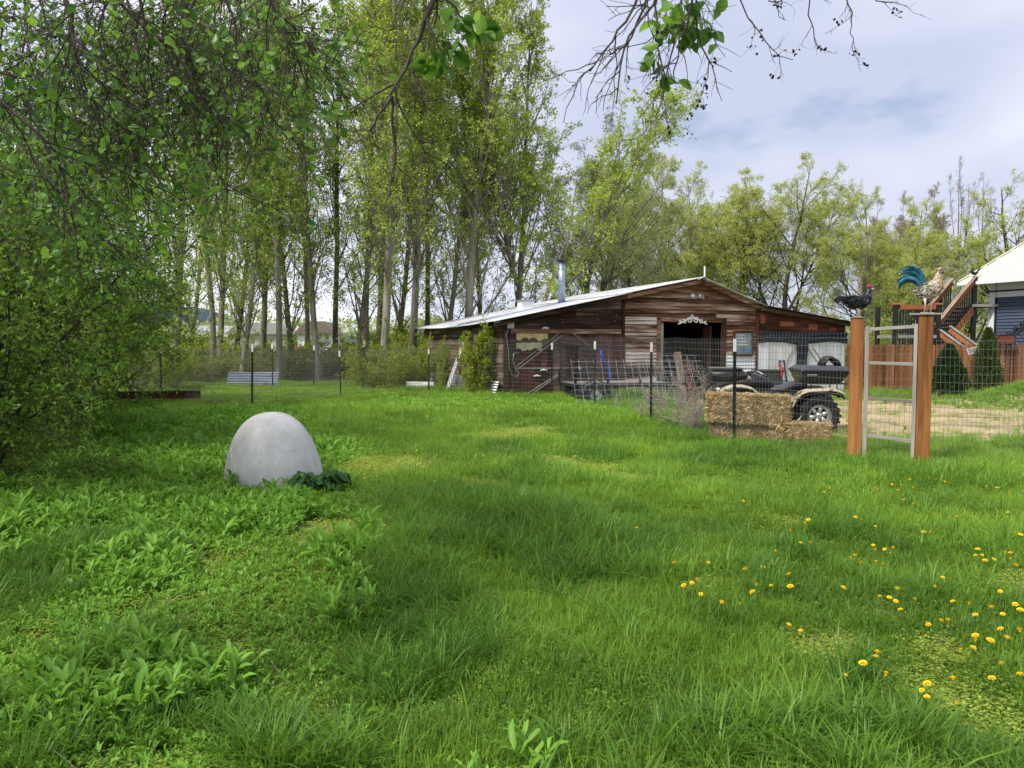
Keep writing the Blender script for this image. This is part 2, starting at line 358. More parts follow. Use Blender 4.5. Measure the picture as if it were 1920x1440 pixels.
def make_tree(H, r, n1, l1, a1, trop1, n2, l2, n3, l3, nleaf, lsize, lw, t1=(.15, .97), bias=(0, 0, 0), lean=(0, 0, 0), wob0=.02, shoots=0, fork=0, fang=(18, 38), tw=.012, lt=.35, drop2=0.0, tint_h=False, crown_pow=1.0):
    wd = Acc(); lf = Acc()
    P = np.array([[0, 0, -.15]]); D = unit(np.array([[lean[0], lean[1], 1.0]]))
    tr = grow(P, D, np.array([H]), 16, wob0, (lean[0] * .02, lean[1] * .02, .03)); v, q = tubes(tr, [r], [r * .08], 10)
    fl = np.exp(-np.maximum(v[:, 2], 0) / .35) * .45
    v[:, :2] *= (1 + fl)[:, None]; wd.add(v, q)
    stems = tr
    if fork:
        P, D, t, par = spawn(tr, fork, .06, .35, *fang)
        fs = grow(P, D, H * (.75 - .4 * t) * rng.uniform(.8, 1.1, len(t)), 16, .05, (0, 0, .05)); v, q = tubes(fs, np.full(len(fs), r * .42), np.full(len(fs), r * .05), 8); wd.add(v, q)
        stems = np.concatenate([tr, fs])
    k = len(stems)
    P, D, t, par = spawn(stems, max(1, n1 // k), t1[0], t1[1], *a1)
    D = unit(D + np.array(bias)); ln = l1 * (.22 + .78 * (1 - t) ** crown_pow) * rng.uniform(.6, 1.15, len(t))
    b1 = grow(P, D, ln, 8, .07, trop1); rr = np.minimum(r * .28, .010 + .009 * ln); v, q = tubes(b1, rr, rr * .15, 5); wd.add(v, q)
    P, D, t, par = spawn(b1, n2, .18, 1.0, 22, 55); ln2 = l2 * ln[par] * (.35 + .65 * (1 - t)) * rng.uniform(.6, 1.2, len(t)) + .15
    b2 = grow(P, D, ln2, 5, .12, (0, 0, trop1[2] * .6 - drop2)); v, q = tubes(b2, .004 + .006 * ln2, np.full(len(ln2), .004), 3); wd.add(v, q)
    P, D, t, par = spawn(b2, n3, .2, 1.0, 25, 60); ln3 = l3 * ln2[par] * rng.uniform(.5, 1.2, len(t)) + .08
    b3 = grow(P, D, ln3, 3, .15, (0, 0, trop1[2] * .5 - 2 * drop2)); v, q = tubes(b3, np.full(len(ln3), tw * .5), np.full(len(ln3), tw * .25), 3); wd.add(v, q)
    for src, c in ((b3, nleaf), (b2, max(1, nleaf // 2))):
        p, d, par = along(src, c, lt, 1.0, .05)
        d = d + np.array([0, 0, -.3]); ti = np.clip(rng.random(len(p)) * .6 + .4 * rng.random(len(src))[par], 0, 1)
        if tint_h: ti = np.clip(ti * .6 + .5 * p[:, 2] / H, 0, 1)
        leaves(lf, p, d, lsize * rng.uniform(.6, 1.25, len(p)), lw, DIAMOND, ti)
    if shoots:
        P, D, t, par = spawn(stems[:1], shoots, .02, .55, 35, 80); s3 = grow(P, D, rng.uniform(.4, 1.7, shoots), 5, .15, (0, 0, .1))
        v, q = tubes(s3, np.full(shoots, .009), np.full(shoots, .003), 3); wd.add(v, q)
        p, d, par = along(s3, 20, .15, 1, .10); leaves(lf, p, d, lsize * rng.uniform(.6, 1.2, len(p)), lw)
    return wd.mesh('tree_wood', True), lf.mesh('tree_leaves')
def place_tree(name, label, cat, variant, x, y, s=1.0, rz=0.0, group=None, wmat=None, lmat=None, sz=None):
    o = thing(name, label, cat, (x, y, g1(x, y)), rz, group); o.scale = (s, s, sz or s)
    wm, lm = variant
    link('trunk', wm, wmat, o); link('crown', lm, lmat, o); return o

# ------------------------------------------------------------------ poplar row behind the left lawn
UP = (0, 0, .10)
pop = [make_tree(21, .155, 52, 4.6, (20, 40), (.004, 0, .13), 8, .36, 5, .5, 8, .082, .8, (.14, .97), lean=(.07, 0, 0), shoots=46),
       make_tree(22, .14, 52, 4.2, (18, 36), (.004, 0, .15), 8, .36, 5, .5, 8, .082, .8, (.16, .97), lean=(.03, .02, 0), shoots=54),
       make_tree(20, .13, 46, 4.4, (22, 42), (.004, 0, .12), 8, .38, 5, .5, 8, .082, .8, (.10, .97), lean=(.10, 0, 0), shoots=60, wob0=.03)]
wide = make_tree(20.5, .19, 120, 7.0, (20, 42), (.004, 0, .11), 9, .34, 4, .5, 10, .09, .85, (.08, .97), bias=(.06, 0, .10), lean=(.06, 0, 0), shoots=16, fork=2, crown_pow=.8)
wide2 = make_tree(15.5, .16, 120, 5.2, (18, 42), (.008, 0, .14), 9, .34, 4, .5, 11, .09, .85, (.06, .97), bias=(.06, 0, .15), lean=(.08, 0, 0), shoots=10, fork=3, crown_pow=.7)
rows = sorted([  # base px, distance, variant, scale, rz
    (256, 34, 1, 1.0, .4), (325, 27, 0, 1.05, .2), (352, 38, 2, 1.0, .5), (398, 30, 1, .95, -.4), (408, 31, 0, .9, .3), (438, 36, 2, 1.05, .5), (452, 29, 2, .85, .2), (490, 33, 0, .95, -.3),
    (522, 28.5, 1, .95, .3), (552, 31, 2, .95, 2.6), (575, 39, 1, 1.05, .2), (598, 29, 0, .85, 3.2), (628, 34, 1, 1.0, 0.9), (664, 30, 2, 1.0, .4), (690, 33, 1, 1.0, 3.1), (705, 38, 0, 1.05, .1),
    (716, 28.5, 0, 1.1, -.2), (740, 36, 2, 1.1, 0.6), (768, 29.5, 0, 1.1, .05), (800, 37, 1, 1.0, .4), (830, 33, 2, 1.0, .3)])
ords = 'first second third fourth fifth sixth seventh eighth ninth tenth eleventh twelfth thirteenth fourteenth fifteenth sixteenth seventeenth eighteenth nineteenth twentieth twenty-first'.split()
for i, (px, d, v, s, rz) in enumerate(rows):
    x = (px - 960) / F * d
    place_tree('poplar_tree', f'tall slim poplar, {ords[i]} trunk from the left in the row behind the lawn', 'tree', pop[v], x, d, s, rz, 'poplars in a row behind the lawn', bark_pop, M_pop)
def at(px, d): return (px - 960) / F * d, d
place_tree('poplar_tree', 'large spreading poplar rising just left behind the barn roof', 'tree', wide, *at(872, 31), 1.05, 0.0, 'poplars behind the barn', bark_pop, M_pop)
place_tree('poplar_tree', 'shorter dense green poplar right of the big one behind the barn roof', 'tree', wide2, *at(958, 32), 1.05, 0.1, 'poplars behind the barn', bark_pop, M_pop)
place_tree('poplar_tree', 'slim poplar standing between the two spreading poplars behind the barn', 'tree', pop[2], *at(905, 36), .9, 2.0, 'poplars behind the barn', bark_pop, M_pop)

# ------------------------------------------------------------------ trees behind the barn and yard
willow = make_tree(13.0, .24, 84, 5.2, (30, 66), (0, 0, .05), 11, .34, 6, .5, 9, .13, .3, (.18, .97), wob0=.05, fork=4, drop2=.05, crown_pow=.5)
willow2 = make_tree(12.0, .19, 84, 4.4, (28, 58), (0, 0, .07), 11, .36, 6, .5, 9, .13, .3, (.05, .97), wob0=.05, fork=5, drop2=.04, crown_pow=.5)
bare = make_tree(12.5, .17, 60, 4.6, (25, 55), (.01, 0, .08), 10, .36, 5, .5, 11, .12, .32, (.12, .97), wob0=.05, fork=4, drop2=.02, lean=(.15, 0, 0), crown_pow=.6)
colm = make_tree(16, .14, 170, 3.4, (16, 36), (0, 0, .16), 9, .4, 4, .5, 7, .09, .6, (.12, .98), wob0=.02, fork=6, fang=(6, 18), crown_pow=.6)
oak = make_tree(9.5, .26, 56, 3.8, (35, 70), (0, 0, .05), 10, .36, 4, .5, 6, .09, .7, (.2, .97), wob0=.05, fork=4, crown_pow=.5)
place_tree('willow_tree', 'half bare grey-green tree with upswept limbs behind the stove pipe', 'tree', bare, *at(1082, 36), .98, 0.0, None, bark_grey, M_pale)
place_tree('willow_tree', 'thin leaning pale green tree between stove pipe and barn peak', 'tree', bare, *at(1190, 42), .95, 2.6, None, bark_grey, M_willow)
place_tree('willow_tree', 'pale green willow low behind the barn roof, left of the peak', 'tree', willow2, *at(1215, 46), 1.02, 3.3, None, bark_grey, M_willow)
place_tree('willow_tree', 'yellow-green willow right behind the barn peak', 'tree', willow2, *at(1310, 45), .95, 1.0, None, bark_grey, M_willow)
place_tree('willow_tree', 'largest rounded yellow-green willow above the barn right wing', 'tree', willow, *at(1465, 43), .90, .4, None, bark_dark, M_willow)
place_tree('willow_tree', 'bright green willow behind the black rooster', 'tree', willow2, *at(1610, 41), .78, 2.2, None, bark_grey, M_willow)
place_tree('willow_tree', 'bright green willow behind the blue tailed rooster', 'tree', willow2, *at(1700, 44), .8, 4.1, None, bark_grey, M_willow)
place_tree('willow_tree', 'broad yellow-green willow filling the gap left of the largest one', 'tree', willow, *at(1385, 46), .92, 2.4, None, bark_grey, M_willow)
place_tree('birch_tree', 'tall tan budding tree behind the willows, left of the bare poplars', 'tree', colm, *at(1640, 58), .82, .3, 'budding trees far behind the yard', bark_pale, M_tan, .82)
place_tree('birch_tree', 'tan budding tree next right of the tallest willow', 'tree', colm, *at(1690, 60), .86, 1.3, 'budding trees far behind the yard', bark_pale, M_tan, .85)
place_tree('birch_tree', 'tan budding tree left of the twin bare poplars', 'tree', colm, *at(1745, 57), .85, 2.3, 'budding trees far behind the yard', bark_pale, M_tan, .85)
colb = make_tree(17, .14, 90, 2.0, (12, 28), (0, 0, .22), 8, .4, 3, .5, 2, .05, .6, (.15, .98), wob0=.02, fork=6, fang=(3, 8), crown_pow=.6)
place_tree('bare_poplar', 'tallest narrow leafless poplar above the staircase', 'tree', colb, *at(1797, 55), .78, .3, 'bare poplars', bark_pale, M_tan, .92)
place_tree('bare_poplar', 'shorter narrow leafless poplar just right of the tallest one', 'tree', colb, *at(1838, 56), .8, 1.3, 'bare poplars', bark_pale, M_tan, .86)
place_tree('maple_tree', 'olive green tree rising behind the grey house roof', 'tree', oak, *at(1925, 42), 1.12, 1.3, None, bark_dark, M_willow)
place_tree('maple_tree', 'low rust tinged tree between staircase and bare poplars', 'tree', oak, *at(1800, 48), .85, 3.3, None, bark_grey, M_tan)

# ------------------------------------------------------------------ shrubs
def make_shrub(n, spread, H, arch, nl, lsize, lw, r=.02, tmpl=DIAMOND, n2=14, n3=6, base=.5, l2=.34, lt=.1, down=0.0, t1=.1):
    wd = Acc(); lf = Acc()
    an = rng.random(n) * 2 * np.pi; rad = base * np.sqrt(rng.random(n))
    P = np.stack([rad * np.cos(an), rad * np.sin(an), np.full(n, -.1)], -1)
    D = unit(np.stack([np.cos(an) * spread, np.sin(an) * spread, np.ones(n)], -1) + rng.normal(size=(n, 3)) * .15)
    ln = H * rng.uniform(.65, 1.12, n); s = grow(P, D, ln, 9, .08, (0, 0, -arch)); v, q = tubes(s, np.full(n, r), np.full(n, r * .25), 5); wd.add(v, q)
    P, D, t, par = spawn(s, n2, t1, 1.0, 30, 75); l = ln[par] * l2 * rng.uniform(.5, 1.1, len(t)) * (1.1 - .5 * t)
    b = grow(P, D, l, 5, .16, (0, 0, -arch * .7)); v, q = tubes(b, np.full(len(l), r * .3), np.full(len(l), r * .12), 3); wd.add(v, q)
    P, D, t, par = spawn(b, n3, .15, 1, 30, 80); l3 = l[par] * .45 * rng.uniform(.4, 1.1, len(t)) + .04
    c = grow(P, D, l3, 3, .2, (0, 0, -arch * .5)); v, q = tubes(c, np.full(len(l3), r * .13), np.full(len(l3), r * .07), 3); wd.add(v, q)
    cl = rng.random(len(s))
    p, d, par2 = along(c, nl, lt, 1, .02); d = d + np.array([0, 0, .15 - down])
    ti = np.clip(rng.random(len(p)) * .75 + .25 * rng.random(len(c))[par2], 0, 1)
    keep = p[:, 2] > .03
    leaves(lf, p[keep], d[keep], lsize * rng.uniform(.55, 1.3, keep.sum()), lw, tmpl, ti[keep])
    return wd.mesh('shrub_wood', True), lf.mesh('shrub_leaves')
def place_shrub(name, label, variant, x, y, s=1.0, rz=0, sz=None, wm=None, lm=None, group=None, stem='stem', cat='shrub'):
    o = thing(name, label, cat, (x, y, g1(x, y)), rz, group); o.scale = (s, s, sz or s)
    link(stem, variant[0], wm, o); link('foliage', variant[1], lm, o); return o
big = make_shrub(34, .55, 4.9, .05, 12, .055, .62, .022, DIAMOND, 22, 9, .9)
place_shrub('lilac_thicket', 'huge dark green thicket filling the left edge behind the groundcover', big, *at(-165, 9.6), .95, .5, 1.05, bark_dark, M_bush)
place_shrub('lilac_thicket', 'tall leafy thicket behind the left one, leaning over the rusty beam', big, *at(-95, 12.4), .95, 2.5, 1.25, bark_dark, M_bush)
place_shrub('lilac_thicket', 'nearest part of the thicket, cut by the left photo edge', big, *at(-170, 7.4), .8, 4.0, .85, bark_dark, M_bush)
place_shrub('lilac_thicket', 'thicket at far left rising above the white shed', big, *at(-10, 16.5), 1.1, 5.2, 1.35, bark_dark, M_bush)
place_shrub('lilac_thicket', 'small rounded part of the thicket in front of the rusty beam end', big, *at(40, 11.2), .58, 1.7, .72, bark_dark, M_bush)
low = make_shrub(22, 1.0, 1.0, .10, 6, .055, .6, .009, DIAMOND, 12, 5, .5)
place_shrub('low_bush', 'low spreading leafy bush at the foot of the left thicket', low, *at(10, 8.5), .8, .5, .9, bark_dark, M_bush)
place_shrub('low_bush', 'low leafy bush at the left photo edge beside the tall grass', low, *at(-20, 7.0), .95, 1.5, .7, bark_dark, M_bush)
young = make_shrub(18, .16, 2.5, -.02, 9, .075, .6, .012, DIAMOND, 16, 6, .35, .22)
def barnpt(s, y): return (-.22 + .94 * s - .342 * y, 20.5 + .342 * s + .94 * y)
place_shrub('young_tree', 'bushy yellow-green sapling against the barn side wall near its corner', young, *barnpt(-.5, .95), .62, .5, .80, bark_grey, M_young)
place_shrub('young_tree', 'thin yellow-green sapling in front of the weathered barn side wall', young, *barnpt(-.7, 4.0), .32, 2.5, .62, bark_grey, M_young)
brush = make_shrub(30, .5, 1.9, .03, 8, .065, .6, .012, DIAMOND, 12, 5, .9)
place_shrub('willow_bush', 'yellow-green bush beside the far corner of the barn', brush, *at(752, 26.5), .85, .5, 1.0, bark_grey, M_young)
place_shrub('willow_bush', 'rounded yellow-green bush between poplars and barn eave', brush, *at(715, 25.2), .75, 2.0, .75, bark_grey, M_young)
place_shrub('willow_bush', 'small sprig of bush at the barn far left corner', brush, *at(784, 29), .6, 3.0, .95, bark_grey, M_young)
for i, (px, d, s, lab) in enumerate([(300, 30, 1.1, 'left of the first poplar trunks'), (370, 35, 1.2, 'behind the second poplar trunk'), (450, 37, 1.1, 'behind the corrugated panel'),
        (540, 38, 1.0, 'right behind the corrugated panel end'), (640, 34, 1.05, 'under the middle poplars'), (690, 31.5, 1.0, 'under the right poplars'), (830, 36, 1.5, 'behind the barn eave'),
        (1130, 40, 1.6, 'behind the barn roof right of the stove pipe'), (1560, 34, 1.35, 'behind the barn right end'), (1650, 33, 1.3, 'behind the cedar fence at the gate'), (1720, 36, 1.3, 'behind the landing railing')]):
    place_shrub('undergrowth_bush', 'scrubby green undergrowth bush ' + lab, brush, *at(px, d), s, i * 1.3, s, bark_dark, M_pop if px < 1100 else M_willow, 'undergrowth bushes behind the fences')
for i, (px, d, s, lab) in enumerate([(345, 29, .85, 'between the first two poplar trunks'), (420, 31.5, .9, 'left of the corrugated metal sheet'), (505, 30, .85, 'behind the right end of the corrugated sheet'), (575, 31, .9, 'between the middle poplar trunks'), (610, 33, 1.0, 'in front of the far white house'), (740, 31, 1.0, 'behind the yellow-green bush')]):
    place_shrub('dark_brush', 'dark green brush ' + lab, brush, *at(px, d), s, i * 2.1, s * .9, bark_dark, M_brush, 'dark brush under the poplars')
place_shrub('forsythia_bush', 'pale yellow twiggy bush by the first poplar trunk', brush, *at(285, 24), .8, 1.1, 1.0, bark_grey, M_pale)

# ------------------------------------------------------------------ arborvitae by the cedar fence
def make_cone(H, Rb, n):
    wd = Acc(); lf = Acc()
    t = rng.random(n) ** .8; a = rng.random(n) * 2 * np.pi; z = .08 + t * (H - .08); r = Rb * (1 - t) ** .6 * np.minimum(1, .6 + z) * rng.uniform(.5, 1.05, n) * (1 + .16 * np.sin(a * 3 + z * 5) + .10 * np.sin(a * 7 - z * 9))
    p = np.stack([r * np.cos(a), r * np.sin(a), z], -1); d = np.stack([np.cos(a) * .5, np.sin(a) * .5, np.full(n, .8)], -1) + rng.normal(size=(n, 3)) * .25
    leaves(lf, p, d, rng.uniform(.05, .12, n), .45)
    tr = np.array([[[0, 0, -.1], [0, 0, H * .5], [0, 0, H * .95]]]); v, q = tubes(tr, [.04], [.008], 6); wd.add(v, q)
    k = 60; tt = rng.random(k); P = np.stack([np.zeros(k), np.zeros(k), .1 + tt * H * .85], -1); aa = rng.random(k) * 6.28
    b = grow(P, unit(np.stack([np.cos(aa), np.sin(aa), np.full(k, .9)], -1)), Rb * 1.1 * (1 - tt) + .05, 3, .05, (0, 0, .1)); v, q = tubes(b, np.full(k, .009), np.full(k, .003), 3); wd.add(v, q)
    return wd.mesh('cone_wood'), lf.mesh('cone_leaves')
place_shrub('arborvitae', 'dark green arborvitae right of the gate under the white driftwood', make_cone(1.55, .52, 9000), *at(1780, 21.6), 1, 0, 1, bark_dark, M_arb)
place_shrub('arborvitae', 'slim lighter arborvitae in front of the blue-grey house wall', make_cone(2.0, .42, 7000), *at(1851, 22.4), 1, 0, 1, bark_dark, M_arb2)

# ------------------------------------------------------------------ the tree over the camera, its twigs hang into view from above
over = thing('overhanging_tree', 'tree on the left whose drooping twigs and leaves hang across the top', 'tree', (-3.6, 1.6, g1(-3.6, 1.6)))
ox, oy, oz = over.location
def PL(pix, d0, d1=None, n=9):
    d1 = d1 or d0; k = len(pix); pts = np.array([W(p[0], p[1], d0 + (d1 - d0) * i / (k - 1)) for i, p in enumerate(pix)])
    t = np.linspace(0, k - 1, n); i = np.minimum(t.astype(int), k - 2); f = (t - i)[:, None]
    q = pts[i] * (1 - f) + pts[i + 1] * f; q[1:] += rng.normal(size=(n - 1, 3)) * .006 * d0 / 3; return q
wd = Acc(); lf = Acc(); sd_ = Acc()
org = np.array([ox, oy, oz])
# trunk and heavy limbs: trunk out of frame on the left, limbs pass above the view
trk = np.array([[(-3.6, 1.6, -.2), (-3.55, 1.65, 1.2), (-3.4, 1.8, 2.4), (-3.2, 2.0, 3.4), (-3.0, 2.2, 4.2)]]); v, q = tubes(trk, [.17], [.1], 10); 
trunk_acc = Acc(); trunk_acc.add(v - org, q)
limbs = np.array([[(-3.2, 2.0, 3.4), (-2.2, 2.4, 3.7), (-1.0, 2.7, 3.55), (.2, 2.6, 3.4), (1.4, 2.5, 3.2)],
                  [(-3.0, 2.2, 4.2), (-2.4, 3.0, 4.6), (-1.7, 3.8, 4.5), (-1.0, 4.2, 4.2), (-.4, 4.4, 3.9)],
                  [(-3.4, 1.8, 2.4), (-3.3, 2.7, 3.3), (-3.1, 3.6, 3.9), (-2.8, 4.4, 4.1), (-2.2, 5.0, 4.2)],
                  [(-3.2, 2.0, 3.4), (-2.6, 2.6, 3.35), (-2.0, 3.0, 3.3), (-1.3, 3.2, 3.2), (-.7, 3.2, 3.0)]])
v, q = tubes(limbs, np.full(4, .06), np.full(4, .016), 7); trunk_acc.add(v - org, q)
link('trunk', trunk_acc.mesh('overhead_trunk', True), bark_dark, over)
def hang(polys, r, n2, l2, n3, l3, leafn, ls, seeds=0, droop=.06, leafmask=None, lt=.3):
    P0 = np.stack(polys); k = len(P0); v, q = tubes(P0, np.full(k, r), np.full(k, r * .4), 5); wd.add(v - org, q)
    P, D, t, par = spawn(P0, n2, .05, 1.0, 20, 60); l = l2 * rng.uniform(.35, 1.2, len(t))
    b = grow(P, D, l, 6, .18, (0, 0, -droop)); v, q = tubes(b, np.full(len(l), r * .42), np.full(len(l), r * .2), 4); wd.add(v - org, q)
    P, D, t, par = spawn(b, n3, .2, 1.0, 30, 75); ll = l3 * rng.uniform(.3, 1.2, len(t))
    c = grow(P, D, ll, 4, .22, (0, 0, -droop)); v, q = tubes(c, np.full(len(ll), r * .22), np.full(len(ll), r * .13), 3); wd.add(v - org, q)
    if leafn:
        p, d, par = along(c, leafn, lt, 1, .008); 
        if leafmask is not None:
            keep = leafmask(p); p, d = p[keep], d[keep]
        d = d + np.array([0, 0, -.25]); leaves(lf, p - org, d, ls * rng.uniform(.55, 1.2, len(p)), .72, OVATE)
    if seeds:
        e = c[:, -1]; e = e[rng.random(len(e)) < seeds]; e = np.repeat(e, 5, 0); p = e + rng.normal(size=e.shape) * .007
        leaves(sd_, p - org, rng.normal(size=p.shape), rng.uniform(.009, .015, len(p)), .8, OVATE)
def patchy(cent, rad):
    cc = np.array([W(*c) for c in cent]); rr = np.array(rad)
    def f(p): return (np.linalg.norm(p[:, None] - cc[None], axis=-1) < rr[None]).any(1)
    return f
# top right: mostly bare twigs with a leafy bunch in the middle
D0 = 2.3
hang([PL(p, D0 + .12 * i - .3) for i, p in enumerate([[(1215, -60), (1180, 30), (1140, 85), (1105, 132)], [(1245, -60), (1222, 10), (1180, 70), (1160, 130), (1155, 195)], [(1225, -50), (1200, 40), (1170, 90), (1140, 110)],
       [(1240, -60), (1226, 10), (1232, 75), (1245, 150), (1237, 205)]])], .0045, 7, .17, 3, .07, 0, .05, .0, .05)
lm = patchy([(1290, 40, 2.3), (1260, 125, 2.35), (1320, 95, 2.4), (1300, 75, 2.3), (1240, 140, 2.35)], [.13, .09, .11, .12, .07])
hang([PL(p, D0 + .1 * i - .2) for i, p in enumerate([[(1310, -60), (1290, 20), (1275, 90), (1262, 160)], [(1330, -60), (1300, 20), (1315, 90), (1340, 130)], [(1275, -60), (1280, 40), (1255, 110), (1240, 190)]])],
     .004, 11, .15, 4, .07, 3, .052, .16, .05, lm)
lm = patchy([(1420, 10, 2.4), (1455, 55, 2.4), (1460, 20, 2.4), (1590, 10, 2.5), (1610, 5, 2.5)], [.07, .035, .05, .05, .05])
hang([PL(p, 2.3 + .06 * i) for i, p in enumerate([[(1370, -40), (1390, 10), (1420, 55), (1455, 92), (1490, 115)], [(1515, -40), (1518, 20), (1522, 65), (1540, 92)], [(1588, -40), (1594, 20), (1597, 50), (1596, 90)], [(1600, -30), (1630, -5), (1660, 4), (1695, 8)], [(1430, -40), (1435, -10), (1450, 10), (1470, 40)]])],
     .0026, 5, .08, 3, .045, 3, .05, .22, .03, lm)
# middle: the dark crooked branch
lm = patchy([(850, 30, 3.0), (890, 60, 3.0), (840, 90, 3.0), (880, 20, 3.0), (800, 50, 3.0), (690, 20, 3.), (640, 60, 3.), (600, 30, 3.)], [.12, .1, .1, .12, .08, .12, .12, .14])
hang([PL([(835, -60), (800, 30), (772, 110), (735, 180)], 3.0)], .013, 4, .25, 3, .12, 2, .08, 0, .05, lm)
hang([PL([(735, 180), (715, 215), (692, 245), (688, 262)], 3.0), PL([(735, 180), (735, 230), (745, 285), (730, 370)], 3.0, 3.1), PL([(772, 112), (780, 150), (793, 190), (798, 200)], 3.0)], .0065, 6, .11, 4, .06, 0, .05, 0, .03)
hang([PL([(800, -40), (840, 0), (865, 30), (890, 55)], 2.9, 3.0), PL([(860, -40), (850, 0), (840, 60), (838, 95)], 3.1, 3.0)], .005, 4, .12, 3, .05, 2, .085, 0, .04)
# upper left: crossing branches, tangle of thin twigs and leaves
mains = [[(170, -60), (235, 25), (330, 95), (372, 165)], [(400, -60), (440, 60), (490, 170), (522, 240)], [(-60, 120), (60, 150), (180, 175), (260, 200)], [(-60, 150), (10, 195), (75, 255), (112, 320), (142, 390)],
         [(110, -50), (135, 60), (142, 140), (180, 250)], [(500, -60), (515, 20), (540, 70), (560, 110)], [(300, -60), (360, 60), (430, 120), (470, 160)], [(-40, 20), (60, 40), (160, 90), (240, 160)], [(250, -50), (270, 60), (285, 180), (250, 300)],
         [(20, 250), (90, 330), (150, 400), (210, 460)], [(350, 90), (390, 200), (400, 300), (430, 360)], [(480, -60), (520, 30), (560, 60), (610, 100)]]
dd = [3.4, 3.8, 4.2, 3.2, 3.0, 3.6, 4.6, 4.4, 4.0, 3.6, 4.6, 3.9]
hang([PL(p, d) for p, d in zip(mains, dd)], .009, 12, .55, 7, .24, 2, .052, .03, .05, lambda p: rng.random(len(p)) < .6)
hang([PL(p, d + .9) for p, d in zip(mains, dd)], .005, 16, .5, 9, .22, 2, .042, .06, .04)
lm = patchy([(345, 90, 3.6), (330, 40, 3.6), (240, 150, 3.6), (400, 60, 3.6), (180, 60, 3.8)], [.55, .6, .6, .45, .5])
hang([PL([(x + 40, -40), (x, 60), (x + 30, 150), (x - 20, 260)], 3.8 + .1 * i) for i, x in enumerate((180, 250, 300, 340, 390, 430))], .006, 22, .45, 12, .2, 1, .05, .08, .02, lambda p: rng.random(len(p)) < .25)
# upper left backdrop: leafier boughs farther out
hang([PL([(x, -60), (x + 30, 40), (x - 10, 160), (x + 20, y)], d) for x, y, d in ((-20, 330, 5.6), (60, 380, 6.0), (140, 330, 5.4), (220, 360, 6.2), (300, 280, 5.8), (380, 170, 6.3), (460, 110, 5.6), (100, 250, 5.0), (30, 200, 5.2), (330, 200, 5.1))], .010, 16, .75, 9, .34, 2, .05, .03, .05)
link('twigs', wd.mesh('overhead_twigs', True), bark_dark, over, kind='stuff')
link('leaves', lf.mesh('overhead_leaves'), M_over, over, kind='stuff')
link('seed_heads', sd_.mesh('overhead_seeds'), plain('dry_seed', (.035, .02, .015), .9), over, kind='stuff')

# ------------------------------------------------------------------ ground cover, scattered with geometry nodes
def blades(n, rad, h0, h1, w0, w1, bend, acc=None, up=.25):
    acc = acc or Acc()
    a = rng.random(n) * 2 * np.pi; rr = rad * np.sqrt(rng.random(n)); base = np.stack([rr * np.cos(a), rr * np.sin(a), np.full(n, -.01)], -1)
    az = a + rng.normal(size=n) * .9; d = np.stack([np.cos(az), np.sin(az), np.zeros(n)], -1); s = np.stack([-np.sin(az), np.cos(az), np.zeros(n)], -1)
    h = rng.uniform(h0, h1, n); wv = rng.uniform(w0, w1, n); bd = bend * rng.uniform(.15, 1.3, n); V = []
    for t, ww in ((0, .8), (.38, 1.0), (.72, .75)):
        c = base + d * (h * (bd * t * t + up * .4 * t))[:, None] + np.array([0, 0, 1.]) * (h * (t - .45 * bd * t * t))[:, None]
        V += [c - s * (wv * ww / 2)[:, None], c + s * (wv * ww / 2)[:, None]]
    V.append(base + d * (h * (bd + up * .4))[:, None] + np.array([0, 0, 1.]) * (h * (1 - .45 * bd))[:, None])
    V = np.stack(V, 1); o = (np.arange(n) * 7)[:, None]
    q = np.concatenate([o + np.array([[0, 1, 3, 2]]), o + np.array([[2, 3, 5, 4]])]); t3 = o + np.array([[4, 5, 6]])
    acc.add(V.reshape(-1, 3), q, t3, np.repeat(rng.random(n), 7)); return acc
def weed(stems, h, ln, wd_, nl):
    acc = Acc(); P = np.stack([rng.normal(size=stems) * .04, rng.normal(size=stems) * .04, np.full(stems, -.01)], -1)
    D = unit(np.stack([rng.normal(size=stems) * .35, rng.normal(size=stems) * .35, np.ones(stems)], -1)); st = grow(P, D, h * rng.uniform(.6, 1.2, stems), 4, .08, (0, 0, .05))
    v, q = tubes(st, np.full(stems, .0022), np.full(stems, .0012), 3); acc.add(v, q, None, np.full(len(v), .4))
    p, d, t, par = spawn(st, nl, .1, 1.0, 35, 75); leaves(acc, p, d + np.array([0, 0, .25]), ln * rng.uniform(.5, 1.2, len(p)), wd_, LANCE, None, .7); return acc
def lowcover(n, rad, s0, s1, zmax):
    acc = Acc(); a = rng.random(n) * 6.283; r = rad * np.sqrt(rng.random(n)); p = np.stack([r * np.cos(a), r * np.sin(a), rng.random(n) * zmax], -1)
    az = rng.random(n) * 6.283; leaves(acc, p, np.stack([np.cos(az), np.sin(az), rng.uniform(-.1, .5, n)], -1), rng.uniform(s0, s1, n), .7, DIAMOND, None, .8); return acc
def source(name, accs, mat):
    c = bpy.data.collections.new(name)
    for i, a in enumerate(accs):
        me = a.mesh(name); me.materials.append(mat); o = bpy.data.objects.new(f'{name}_{i:02d}', me); c.objects.link(o)
    return c
